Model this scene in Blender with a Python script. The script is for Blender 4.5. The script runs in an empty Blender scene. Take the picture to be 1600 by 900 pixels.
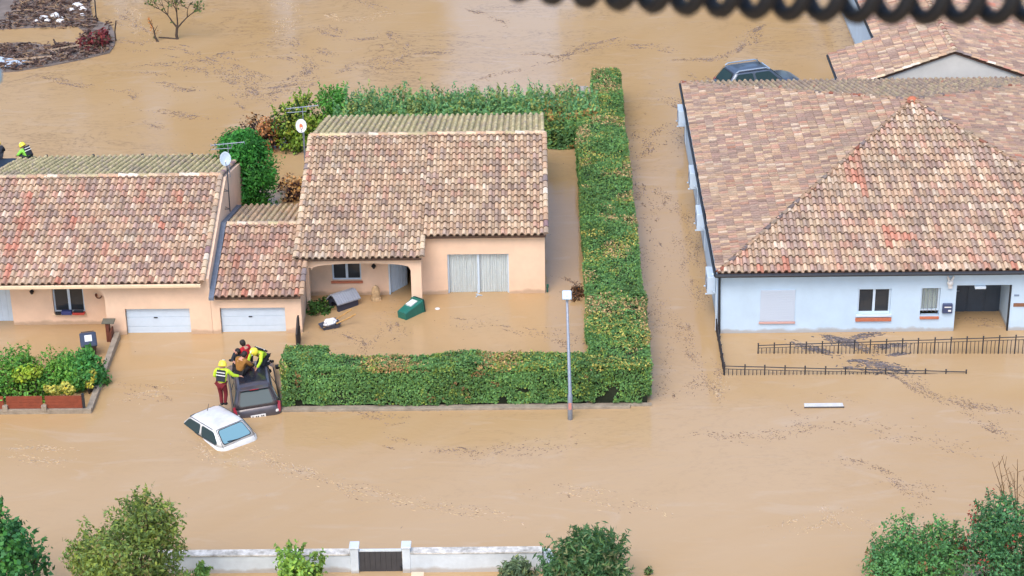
import bpy, bmesh, math, random
import numpy as np
from mathutils import Vector, Matrix, Euler

rng = random.Random(7)
nrg = np.random.default_rng(11)
R = math.radians
scene = bpy.context.scene
COL = scene.collection

# ------------------------------------------------------------------ camera
cam_data = bpy.data.cameras.new("camera")
cam = bpy.data.objects.new("camera", cam_data)
COL.objects.link(cam)
cam.location = (1.02, -76.05, 36.0)
cam.rotation_euler = (Matrix.Rotation(R(0.769), 3, 'Z') @ Matrix.Rotation(R(90 - 25.33), 3, 'X')
                      @ Matrix.Rotation(R(-0.936), 3, 'Z')).to_euler()
cam_data.sensor_width = 36.0
cam_data.lens = 76.5
cam_data.clip_start = 0.05
cam_data.clip_end = 2000
cam_data.dof.use_dof = True
cam_data.dof.focus_distance = 80.0
cam_data.dof.aperture_fstop = 28.0
scene.camera = cam

# ------------------------------------------------------------------ light
SUN_EL, SUN_AZ = 54.0, 200.0            # azimuth clockwise from +Y
world = bpy.data.worlds.new("World")
scene.world = world
world.use_nodes = True
nt = world.node_tree
bg = nt.nodes["Background"]
sky = nt.nodes.new("ShaderNodeTexSky")
sky.sky_type = 'NISHITA'
sky.sun_disc = False
sky.sun_elevation = R(SUN_EL)
sky.sun_rotation = R(SUN_AZ)
sky.dust_density = 3.0
hs = nt.nodes.new("ShaderNodeHueSaturation")
hs.inputs["Saturation"].default_value = 1.15
nt.links.new(sky.outputs[0], hs.inputs["Color"])
wtc = nt.nodes.new("ShaderNodeTexCoord")
wmp = nt.nodes.new("ShaderNodeMapping")
wmp.inputs["Location"].default_value = (0.35, 0.0, 0.2)
wmp.inputs["Scale"].default_value = (1.0, 1.0, 2.2)
wn = nt.nodes.new("ShaderNodeTexNoise")
wn.inputs["Scale"].default_value = 2.6
wn.inputs["Detail"].default_value = 4
wr = nt.nodes.new("ShaderNodeMapRange")
wr.inputs["From Min"].default_value = 0.40
wr.inputs["From Max"].default_value = 0.62
wr.inputs["To Min"].default_value = 0.62
wr.inputs["To Max"].default_value = 1.9
wm = nt.nodes.new("ShaderNodeMix")
wm.data_type = 'RGBA'
wm.blend_type = 'MULTIPLY'
wm.inputs["Factor"].default_value = 1.0
nt.links.new(wtc.outputs["Generated"], wmp.inputs["Vector"])
nt.links.new(wmp.outputs["Vector"], wn.inputs["Vector"])
nt.links.new(wn.outputs["Fac"], wr.inputs["Value"])
nt.links.new(hs.outputs[0], wm.inputs["A"])
nt.links.new(wr.outputs["Result"], wm.inputs["B"])
nt.links.new(wm.outputs["Result"], bg.inputs["Color"])
bg.inputs["Strength"].default_value = 0.15
sun_data = bpy.data.lights.new("sun", 'SUN')
sun_data.energy = 0.6
sun_data.angle = R(35)
sun_data.color = (1.0, 0.985, 0.96)
sun = bpy.data.objects.new("sun", sun_data)
COL.objects.link(sun)
_a, _e = R(SUN_AZ), R(SUN_EL)
sun_dir = Vector((math.sin(_a) * math.cos(_e), math.cos(_a) * math.cos(_e), math.sin(_e)))
sun.rotation_euler = sun_dir.to_track_quat('Z', 'Y').to_euler()
scene.view_settings.view_transform = 'Standard'
scene.view_settings.look = 'None'
scene.view_settings.exposure = 0.70
scene.view_settings.gamma = 1.0
scene.cycles.max_bounces = 8
scene.cycles.diffuse_bounces = 3
scene.cycles.glossy_bounces = 3
scene.cycles.transparent_max_bounces = 8
scene.cycles.caustics_reflective = False
scene.cycles.caustics_refractive = False


# ------------------------------------------------------------------ colour and material helpers
def S(r, g, b, k=1.0):
    def l(c):
        c /= 255.0
        return (c / 12.92 if c <= 0.04045 else ((c + 0.055) / 1.055) ** 2.4) * k
    return (l(r), l(g), l(b))


def mat(name, c, rough=0.7, var=0.0, scale=3.0, var_col=None, bump=0.0, bscale=30.0, spec=0.5, metal=0.0, coat=0.0):
    m = bpy.data.materials.new(name)
    m.use_nodes = True
    t = m.node_tree
    p = t.nodes["Principled BSDF"]
    p.inputs["Base Color"].default_value = (*c, 1)
    p.inputs["Roughness"].default_value = rough
    p.inputs["Specular IOR Level"].default_value = spec
    p.inputs["Metallic"].default_value = metal
    p.inputs["Coat Weight"].default_value = coat
    tc = t.nodes.new("ShaderNodeTexCoord")
    if var > 0:
        n = t.nodes.new("ShaderNodeTexNoise")
        n.inputs["Scale"].default_value = scale
        n.inputs["Detail"].default_value = 8
        n.inputs["Roughness"].default_value = 0.65
        t.links.new(tc.outputs["Object"], n.inputs["Vector"])
        r = t.nodes.new("ShaderNodeValToRGB")
        r.color_ramp.elements[0].position = 0.32
        r.color_ramp.elements[1].position = 0.68
        d = var_col if var_col else tuple(x * (1 - var) for x in c)
        e = tuple(x * (1 + var * 0.5) for x in c)
        r.color_ramp.elements[0].color = (*d, 1)
        r.color_ramp.elements[1].color = (*e, 1)
        t.links.new(n.outputs["Fac"], r.inputs["Fac"])
        t.links.new(r.outputs["Color"], p.inputs["Base Color"])
    if bump > 0:
        n2 = t.nodes.new("ShaderNodeTexNoise")
        n2.inputs["Scale"].default_value = bscale
        n2.inputs["Detail"].default_value = 5
        t.links.new(tc.outputs["Object"], n2.inputs["Vector"])
        b = t.nodes.new("ShaderNodeBump")
        b.inputs["Strength"].default_value = bump
        b.inputs["Distance"].default_value = 0.02
        t.links.new(n2.outputs["Fac"], b.inputs["Height"])
        t.links.new(b.outputs["Normal"], p.inputs["Normal"])
    return m


def tide_mark(m, mud=(.30, .22, .14), top=.16, amount=.55):
    """damp muddy band just above the water line on a rendered wall"""
    t = m.node_tree
    p = t.nodes["Principled BSDF"]
    src = p.inputs["Base Color"].links[0].from_socket
    geo = t.nodes.new("ShaderNodeTexCoord")
    sx = t.nodes.new("ShaderNodeSeparateXYZ")
    t.links.new(geo.outputs["Object"], sx.inputs[0])
    n = t.nodes.new("ShaderNodeTexNoise")
    n.inputs["Scale"].default_value = 2.2
    n.inputs["Detail"].default_value = 6
    t.links.new(geo.outputs["Object"], n.inputs["Vector"])
    ad = t.nodes.new("ShaderNodeMath"); ad.operation = 'MULTIPLY_ADD'
    t.links.new(n.outputs["Fac"], ad.inputs[0]); ad.inputs[1].default_value = -.30
    t.links.new(sx.outputs["Z"], ad.inputs[2])
    mr = t.nodes.new("ShaderNodeMapRange")
    mr.inputs["From Min"].default_value = top - .22
    mr.inputs["From Max"].default_value = top - .12
    mr.inputs["To Min"].default_value = amount
    mr.inputs["To Max"].default_value = 0
    t.links.new(ad.outputs[0], mr.inputs["Value"])
    mx = t.nodes.new("ShaderNodeMix"); mx.data_type = 'RGBA'
    t.links.new(mr.outputs["Result"], mx.inputs["Factor"])
    t.links.new(src, mx.inputs["A"])
    mx.inputs["B"].default_value = (*mud, 1)
    t.links.new(mx.outputs["Result"], p.inputs["Base Color"])


def attr_mat(name, rough=0.85, var=0.35, scale=12.0, translucent=0.0, spec=0.3, broad=0.0):
    """base colour of each tile or leaf comes from the face attribute 'col', broken up by fine noise"""
    m = bpy.data.materials.new(name)
    m.use_nodes = True
    t = m.node_tree
    p = t.nodes["Principled BSDF"]
    p.inputs["Roughness"].default_value = rough
    p.inputs["Specular IOR Level"].default_value = spec
    a = t.nodes.new("ShaderNodeAttribute")
    a.attribute_name = "col"
    out = a.outputs["Color"]
    if var > 0:
        tc = t.nodes.new("ShaderNodeTexCoord")
        n = t.nodes.new("ShaderNodeTexNoise")
        n.inputs["Scale"].default_value = scale
        n.inputs["Detail"].default_value = 6
        n.inputs["Roughness"].default_value = 0.7
        t.links.new(tc.outputs["Object"], n.inputs["Vector"])
        mr = t.nodes.new("ShaderNodeMapRange")
        mr.inputs["From Min"].default_value = 0.3
        mr.inputs["From Max"].default_value = 0.7
        mr.inputs["To Min"].default_value = 1 - var
        mr.inputs["To Max"].default_value = 1 + var * 0.6
        t.links.new(n.outputs["Fac"], mr.inputs["Value"])
        mx = t.nodes.new("ShaderNodeMix")
        mx.data_type = 'RGBA'
        mx.blend_type = 'MULTIPLY'
        mx.inputs["Factor"].default_value = 1
        t.links.new(out, mx.inputs["A"])
        t.links.new(mr.outputs["Result"], mx.inputs["B"])
        out = mx.outputs["Result"]
    if broad > 0:
        n3 = t.nodes.new("ShaderNodeTexNoise")
        n3.inputs["Scale"].default_value = .55
        n3.inputs["Detail"].default_value = 9
        n3.inputs["Roughness"].default_value = .7
        t.links.new(tc.outputs["Object"], n3.inputs["Vector"])
        m3 = t.nodes.new("ShaderNodeMapRange")
        m3.inputs["From Min"].default_value = .52
        m3.inputs["From Max"].default_value = .68
        m3.inputs["To Max"].default_value = broad * 2
        t.links.new(n3.outputs["Fac"], m3.inputs["Value"])
        x3 = t.nodes.new("ShaderNodeMix")
        x3.data_type = 'RGBA'
        t.links.new(m3.outputs["Result"], x3.inputs["Factor"])
        t.links.new(out, x3.inputs["A"])
        x3.inputs["B"].default_value = (.27, .235, .17, 1)
        out = x3.outputs["Result"]
    t.links.new(out, p.inputs["Base Color"])
    if translucent > 0:
        tr = t.nodes.new("ShaderNodeBsdfTranslucent")
        t.links.new(out, tr.inputs["Color"])
        ms = t.nodes.new("ShaderNodeMixShader")
        ms.inputs["Fac"].default_value = translucent
        t.links.new(p.outputs[0], ms.inputs[1])
        t.links.new(tr.outputs[0], ms.inputs[2])
        t.links.new(ms.outputs[0], t.nodes["Material Output"].inputs["Surface"])
    return m


# ------------------------------------------------------------------ mesh helper
class MB:
    def __init__(self):
        self.v, self.f, self.m, self.c = [], [], [], []

    def add(self, vs, fs, mi=0, col=None):
        o = len(self.v)
        self.v += [tuple(x) for x in vs]
        for q in fs:
            self.f.append([i + o for i in q])
            self.m.append(mi)
            self.c.append(col if col else (0.5, 0.5, 0.5))
        return self

    def box(self, lo, hi, mi=0, M=None, col=None, bevel=0.0):
        x0, y0, z0 = lo
        x1, y1, z1 = hi
        if bevel > 0:
            bm = bmesh.new()
            bmesh.ops.create_cube(bm, size=1)
            for v in bm.verts:
                v.co = Vector((x0 + (v.co.x + .5) * (x1 - x0), y0 + (v.co.y + .5) * (y1 - y0), z0 + (v.co.z + .5) * (z1 - z0)))
            bmesh.ops.bevel(bm, geom=bm.edges[:], offset=bevel, segments=2, affect='EDGES', profile=.5)
            bm.verts.index_update()
            vs = [v.co.copy() for v in bm.verts]
            fs = [[v.index for v in f.verts] for f in bm.faces]
            bm.free()
        else:
            vs = [Vector((x, y, z)) for z in (z0, z1) for y in (y0, y1) for x in (x0, x1)]
            fs = [(0, 2, 3, 1), (4, 5, 7, 6), (0, 1, 5, 4), (2, 6, 7, 3), (0, 4, 6, 2), (1, 3, 7, 5)]
        if M is not None:
            vs = [M @ v for v in vs]
        return self.add(vs, fs, mi, col)

    def tube(self, pts, r, seg=6, mi=0, cap=True, col=None):
        pts = [Vector(p) for p in pts]
        n = len(pts)
        rr = r if isinstance(r, (list, tuple)) else [r] * n
        vs, fs = [], []
        up = None
        for i, p in enumerate(pts):
            d = (pts[min(i + 1, n - 1)] - pts[max(i - 1, 0)])
            if d.length < 1e-9:
                d = Vector((0, 0, 1))
            d.normalize()
            if up is None:
                up = Vector((0, 0, 1)) if abs(d.z) < .9 else Vector((1, 0, 0))
            a = d.cross(up)
            if a.length < 1e-6:
                a = d.orthogonal()
            a.normalize()
            b = a.cross(d)
            up = b
            for k in range(seg):
                t = 2 * math.pi * k / seg
                vs.append(p + (a * math.cos(t) + b * math.sin(t)) * rr[i])
        for i in range(n - 1):
            for k in range(seg):
                k2 = (k + 1) % seg
                fs.append((i * seg + k, i * seg + k2, (i + 1) * seg + k2, (i + 1) * seg + k))
        if cap:
            fs.append(tuple(range(seg))[::-1])
            fs.append(tuple((n - 1) * seg + k for k in range(seg)))
        return self.add(vs, fs, mi, col)

    def prism(self, poly, d, mi=0, col=None):
        """polygon (3D points, planar) pushed along vector d"""
        poly = [Vector(p) for p in poly]
        d = Vector(d)
        n = len(poly)
        vs = poly + [p + d for p in poly]
        fs = [tuple(range(n)), tuple(range(2 * n - 1, n - 1, -1))]
        fs += [((i + 1) % n, i, i + n, (i + 1) % n + n) for i in range(n)]
        return self.add(vs, fs, mi, col)

    def lathe(self, c, prof, seg=16, mi=0, M=None):
        c = Vector(c)
        vs, fs = [], []
        for r, z in prof:
            for k in range(seg):
                t = 2 * math.pi * k / seg
                v = Vector((r * math.cos(t), r * math.sin(t), z))
                vs.append(c + (M @ v if M is not None else v))
        for i in range(len(prof) - 1):
            for k in range(seg):
                k2 = (k + 1) % seg
                fs.append((i * seg + k, i * seg + k2, (i + 1) * seg + k2, (i + 1) * seg + k))
        return self.add(vs, fs, mi)

    def loft(self, rings, mi=0, cap0=True, cap1=True):
        n = len(rings[0])
        vs = [v for r in rings for v in r]
        fs = []
        for i in range(len(rings) - 1):
            for k in range(n):
                k2 = (k + 1) % n
                fs.append((i * n + k, i * n + k2, (i + 1) * n + k2, (i + 1) * n + k))
        if cap0:
            fs.append(tuple(range(n))[::-1])
        if cap1:
            fs.append(tuple((len(rings) - 1) * n + k for k in range(n)))
        return self.add(vs, fs, mi)

    def build(self, name, mats, parent=None, local=False, smooth=False, origin=None, colors=False):
        """world coordinates unless local; parts are moved into their thing's space"""
        if not isinstance(mats, (list, tuple)):
            mats = [mats]
        off = Vector((0, 0, 0))
        if origin is not None:
            off = Vector(origin)
        elif parent is not None and not local:
            q = parent
            while q is not None:
                off = off + q.location
                q = q.parent
        me = bpy.data.meshes.new(name)
        me.from_pydata([tuple(Vector(v) - off) for v in self.v], [], self.f)
        for m in mats:
            me.materials.append(m)
        if len(mats) > 1:
            me.polygons.foreach_set("material_index", self.m)
        if colors:
            at = me.attributes.new("col", 'FLOAT_COLOR', 'FACE')
            at.data.foreach_set("color", np.array([(*c, 1) for c in self.c], dtype=np.float32).ravel())
        if smooth:
            me.polygons.foreach_set("use_smooth", [True] * len(me.polygons))
        me.update()
        o = bpy.data.objects.new(name, me)
        COL.objects.link(o)
        if origin is not None:
            o.location = off
        if parent is not None:
            o.parent = parent
        if smooth == 'auto':
            pass
        return o


def tag(o, label=None, cat=None, group=None, kind=None):
    if label:
        o["label"] = label
    if cat:
        o["category"] = cat
    if group:
        o["group"] = group
    if kind:
        o["kind"] = kind
    return o


def thing(name, loc, label, cat, group=None, rot=(0, 0, 0)):
    o = bpy.data.objects.new(name, None)
    o.empty_display_size = 0.3
    COL.objects.link(o)
    o.location = loc
    o.rotation_euler = rot
    return tag(o, label, cat, group)


def bm_weld(o):
    bm = bmesh.new()
    bm.from_mesh(o.data)
    bmesh.ops.remove_doubles(bm, verts=bm.verts, dist=1e-4)
    bmesh.ops.recalc_face_normals(bm, faces=bm.faces)
    bm.to_mesh(o.data)
    bm.free()
    return o


# value noise on numpy arrays
_LAT = nrg.random((64, 64, 64))


def vnoise(P, s):
    q = np.asarray(P, float) * s + 1000.0
    i = np.floor(q).astype(int)
    f = q - i
    f = f * f * (3 - 2 * f)
    out = 0
    for a in (0, 1):
        for b in (0, 1):
            for c in (0, 1):
                w = (f[:, 0] if a else 1 - f[:, 0]) * (f[:, 1] if b else 1 - f[:, 1]) * (f[:, 2] if c else 1 - f[:, 2])
                out = out + w * _LAT[(i[:, 0] + a) % 64, (i[:, 1] + b) % 64, (i[:, 2] + c) % 64]
    return out


# ------------------------------------------------------------------ shared materials
M = {}
M['peach'] = mat("peach_render", S(238, 206, 178, .95), .9, .10, 1.2, bump=.15, bscale=60)
M['gable'] = mat("cream_gable_render", (.60, .60, .57), .9, .08, 1.5)
M['peach_trim'] = mat("peach_trim", S(243, 214, 180, .9), .85, .08, 3)
M['white_wall'] = mat("white_render", (.50, .65, .80), .9, .08, .9, bump=.1, bscale=60)
M['white_paint'] = mat("white_paint", (.58, .70, .82), .45, .05, 4)
M['garden_white'] = mat("garden_wall_white", (.58, .65, .70), .9, .12, 2.5)
M['cap_dirt'] = mat("weathered_wall_top", (.62, .61, .57), .95, .55, 3.5, var_col=(.22, .21, .18))
M['dark_metal'] = mat("dark_metal", (.022, .026, .034), .5, .2, 6)
M['rail_metal'] = mat("rail_metal", (.035, .035, .042), .55, .3, 8)
M['galv'] = mat("galvanised_steel", S(140, 150, 165), .45, .15, 10, metal=.35)
M['lead'] = mat("lead_flashing", S(105, 116, 132), .55, .2, 5)
M['terracotta'] = mat("terracotta", S(196, 118, 88, .9), .8, .2, 10)
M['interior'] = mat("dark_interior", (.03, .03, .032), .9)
M['concrete'] = mat("concrete", S(172, 160, 142, .8), .95, .3, 4, bump=.2)
M['wood'] = mat("pale_wood", S(205, 160, 95, .8), .7, .25, 10)
M['brown_wood'] = mat("brown_wood", S(120, 66, 48, .8), .75, .3, 6)
M['black'] = mat("black_plastic", (.012, .012, .014), .5)
M['bark'] = mat("bark", (.075, .055, .042), .95, .35, 8, bump=.4)
M['cloth_white'] = mat("white_cloth", (.75, .76, .77), .9, .08, 8)
M['tile'] = attr_mat("clay_roof_tile", .9, .24, 9.0, spec=.2, broad=.22)
M['leaf'] = attr_mat("leaf", .6, 0, translucent=.25, spec=.35)
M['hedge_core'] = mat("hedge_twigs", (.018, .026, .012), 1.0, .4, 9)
M['skin'] = mat("skin", S(214, 160, 135, .85), .6)
M['hair'] = mat("dark_hair", (.018, .013, .011), .7)
M['hivis'] = mat("hi_vis_yellow", S(205, 240, 60, .95), .75, .08, 10)
M['hivis_green'] = mat("hi_vis_green", S(150, 235, 90, .9), .75, .08, 10)
M['helmet'] = mat("helmet_yellow", S(245, 225, 75, .95), .35)
M['navy'] = mat("navy_fabric", (.018, .024, .035), .85, .2, 20)
M['red_cloth'] = mat("red_fabric", S(190, 30, 45, .9), .85, .15, 12)
M['dark_red'] = mat("dark_red_fabric", S(120, 25, 35, .8), .85, .15, 12)
M['brown_cloth'] = mat("brown_jacket", S(165, 115, 50, .8), .85, .2, 14)
M['black_cloth'] = mat("black_fabric", (.015, .014, .016), .9)
M['reflective'] = mat("reflective_tape", (.75, .76, .74), .5)

for _k in ('peach', 'white_wall', 'garden_white'):
    tide_mark(M[_k])


def glass_mat(name, tint, tr, ior=1.5):
    m = bpy.data.materials.new(name)
    m.use_nodes = True
    t = m.node_tree
    t.nodes.remove(t.nodes["Principled BSDF"])
    o = t.nodes["Material Output"]
    g = t.nodes.new("ShaderNodeBsdfGlossy")
    g.inputs["Roughness"].default_value = .03
    g.inputs["Color"].default_value = (1, 1, 1, 1)
    if tr:
        d = t.nodes.new("ShaderNodeBsdfTransparent")
    else:
        d = t.nodes.new("ShaderNodeBsdfDiffuse")
    d.inputs["Color"].default_value = (*tint, 1)
    mx = t.nodes.new("ShaderNodeMixShader")
    if tr:
        mx.inputs[0].default_value = .06
    else:
        fr = t.nodes.new("ShaderNodeFresnel")
        fr.inputs["IOR"].default_value = ior
        t.links.new(fr.outputs[0], mx.inputs[0])
    t.links.new(d.outputs[0], mx.inputs[1])
    t.links.new(g.outputs[0], mx.inputs[2])
    t.links.new(mx.outputs[0], o.inputs["Surface"])
    return m


M['pane_dark'] = glass_mat("dark_window_glass", (.035, .04, .046), False)
M['pane_clear'] = glass_mat("clear_window_glass", (.95, .97, .97), True)
M['car_glass'] = glass_mat("tinted_car_glass", (.03, .06, .07), False, 1.28)
M['car_glass_pale'] = glass_mat("wet_car_glass", (.17, .33, .40), False)

# ================================================================== FLOOD WATER
def water_material():
    m = bpy.data.materials.new("muddy_flood_water")
    m.use_nodes = True
    t = m.node_tree
    N, L = t.nodes, t.links
    p = N["Principled BSDF"]
    tc = N.new("ShaderNodeTexCoord")

    def noise(scale, det, vec, dist=0.0, rough=.6):
        n = N.new("ShaderNodeTexNoise")
        n.inputs["Scale"].default_value = scale
        n.inputs["Detail"].default_value = det
        n.inputs["Roughness"].default_value = rough
        n.inputs["Distortion"].default_value = dist
        L.new(vec, n.inputs["Vector"])
        return n.outputs["Fac"]

    def mapping(sc, rot=0.0):
        mp = N.new("ShaderNodeMapping")
        mp.inputs["Scale"].default_value = sc
        mp.inputs["Rotation"].default_value = (0, 0, rot)
        L.new(tc.outputs["Object"], mp.inputs["Vector"])
        return mp.outputs["Vector"]
    base = noise(.055, 4, tc.outputs["Object"], 1.2)
    r = N.new("ShaderNodeValToRGB")
    r.color_ramp.elements[0].position = .36
    r.color_ramp.elements[1].position = .62
    r.color_ramp.elements[0].color = (*S(198, 164, 116, .78), 1)
    r.color_ramp.elements[1].color = (*S(204, 174, 134, .78), 1)
    L.new(base, r.inputs["Fac"])
    # pale silt streaks drawn out along the current
    st = noise(.5, 7, mapping((.35, 1.1, 1), R(-25)), 2.5)
    r2 = N.new("ShaderNodeValToRGB")
    r2.color_ramp.elements[0].position = .56
    r2.color_ramp.elements[1].position = .74
    r2.color_ramp.elements[0].color = (0, 0, 0, 1)
    r2.color_ramp.elements[1].color = (.38, .38, .38, 1)
    L.new(st, r2.inputs["Fac"])
    mx = N.new("ShaderNodeMix")
    mx.data_type = 'RGBA'
    L.new(r2.outputs["Color"], mx.inputs["Factor"])
    L.new(r.outputs["Color"], mx.inputs["A"])
    mx.inputs["B"].default_value = (*S(208, 188, 164, .8), 1)
    # grey-brown scum film in curling filaments, gathered in some reaches only
    fil = noise(.42, 6, mapping((.55, 1.0, 1), R(-18)), 3.2, .62)
    ab = N.new("ShaderNodeMath"); ab.operation = 'SUBTRACT'; L.new(fil, ab.inputs[0]); ab.inputs[1].default_value = .5
    ab2 = N.new("ShaderNodeMath"); ab2.operation = 'ABSOLUTE'; L.new(ab.outputs[0], ab2.inputs[0])
    fr_ = N.new("ShaderNodeMapRange"); fr_.inputs["From Min"].default_value = .0; fr_.inputs["From Max"].default_value = .06
    fr_.inputs["To Min"].default_value = 1; fr_.inputs["To Max"].default_value = 0
    L.new(ab2.outputs[0], fr_.inputs["Value"])
    gr = noise(7.0, 4, mapping((.6, 1.1, 1), R(-18)), .4, .7)
    gr2 = N.new("ShaderNodeMapRange"); gr2.inputs["From Min"].default_value = .42; gr2.inputs["From Max"].default_value = .62
    L.new(gr, gr2.inputs["Value"])
    zone = noise(.075, 3, tc.outputs["Object"], .8)
    zr_ = N.new("ShaderNodeMapRange"); zr_.inputs["From Min"].default_value = .44; zr_.inputs["From Max"].default_value = .60; zr_.inputs["To Max"].default_value = .75
    L.new(zone, zr_.inputs["Value"])
    m1 = N.new("ShaderNodeMath"); m1.operation = 'MULTIPLY'; L.new(fr_.outputs[0], m1.inputs[0]); L.new(gr2.outputs[0], m1.inputs[1])
    sep = N.new("ShaderNodeSeparateXYZ"); L.new(tc.outputs["Object"], sep.inputs[0])
    yr_ = N.new("ShaderNodeMapRange"); yr_.inputs["From Min"].default_value = 8; yr_.inputs["From Max"].default_value = 19
    yr_.inputs["To Min"].default_value = .22; yr_.inputs["To Max"].default_value = 1
    L.new(sep.outputs["Y"], yr_.inputs["Value"])
    m0 = N.new("ShaderNodeMath"); m0.operation = 'MULTIPLY'; L.new(zr_.outputs[0], m0.inputs[0]); L.new(yr_.outputs[0], m0.inputs[1])
    m2 = N.new("ShaderNodeMath"); m2.operation = 'MULTIPLY'; L.new(m1.outputs[0], m2.inputs[0]); L.new(m0.outputs[0], m2.inputs[1])
    mf = N.new("ShaderNodeMix"); mf.data_type = 'RGBA'
    L.new(m2.outputs[0], mf.inputs["Factor"]); L.new(mx.outputs["Result"], mf.inputs["A"])
    mf.inputs["B"].default_value = (*S(124, 106, 92, .75), 1)
    L.new(mf.outputs["Result"], p.inputs["Base Color"])
    p.inputs["IOR"].default_value = 1.31
    rr = N.new("ShaderNodeMapRange")
    rr.inputs["To Min"].default_value = .02
    rr.inputs["To Max"].default_value = .08
    L.new(noise(.16, 3, tc.outputs["Object"], .5), rr.inputs["Value"])
    L.new(rr.outputs["Result"], p.inputs["Roughness"])
    # ripples: broad swirls and fine chop
    w1 = noise(.9, 4, mapping((.7, 1.3, 1), R(-20)), 1.5)
    w2 = noise(5.0, 3, mapping((.7, 1.2, 1), R(-20)), .6)
    amp = noise(.12, 2, tc.outputs["Object"], 0)
    mul = N.new("ShaderNodeMath"); mul.operation = 'MULTIPLY'
    L.new(w2, mul.inputs[0]); L.new(amp, mul.inputs[1])
    mul2 = N.new("ShaderNodeMath"); mul2.operation = 'MULTIPLY_ADD'
    L.new(mul.outputs[0], mul2.inputs[0]); mul2.inputs[1].default_value = .6
    L.new(w1, mul2.inputs[2])
    b = N.new("ShaderNodeBump")
    b.inputs["Strength"].default_value = .30
    b.inputs["Distance"].default_value = .05
    L.new(mul2.outputs[0], b.inputs["Height"])
    L.new(b.outputs["Normal"], p.inputs["Normal"])
    return m


w = MB()
w.add([(-900, -300, 0), (900, -300, 0), (900, 1500, 0), (-900, 1500, 0)], [(0, 1, 2, 3)])
tag(w.build("flood_water", water_material()), kind='structure')

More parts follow.
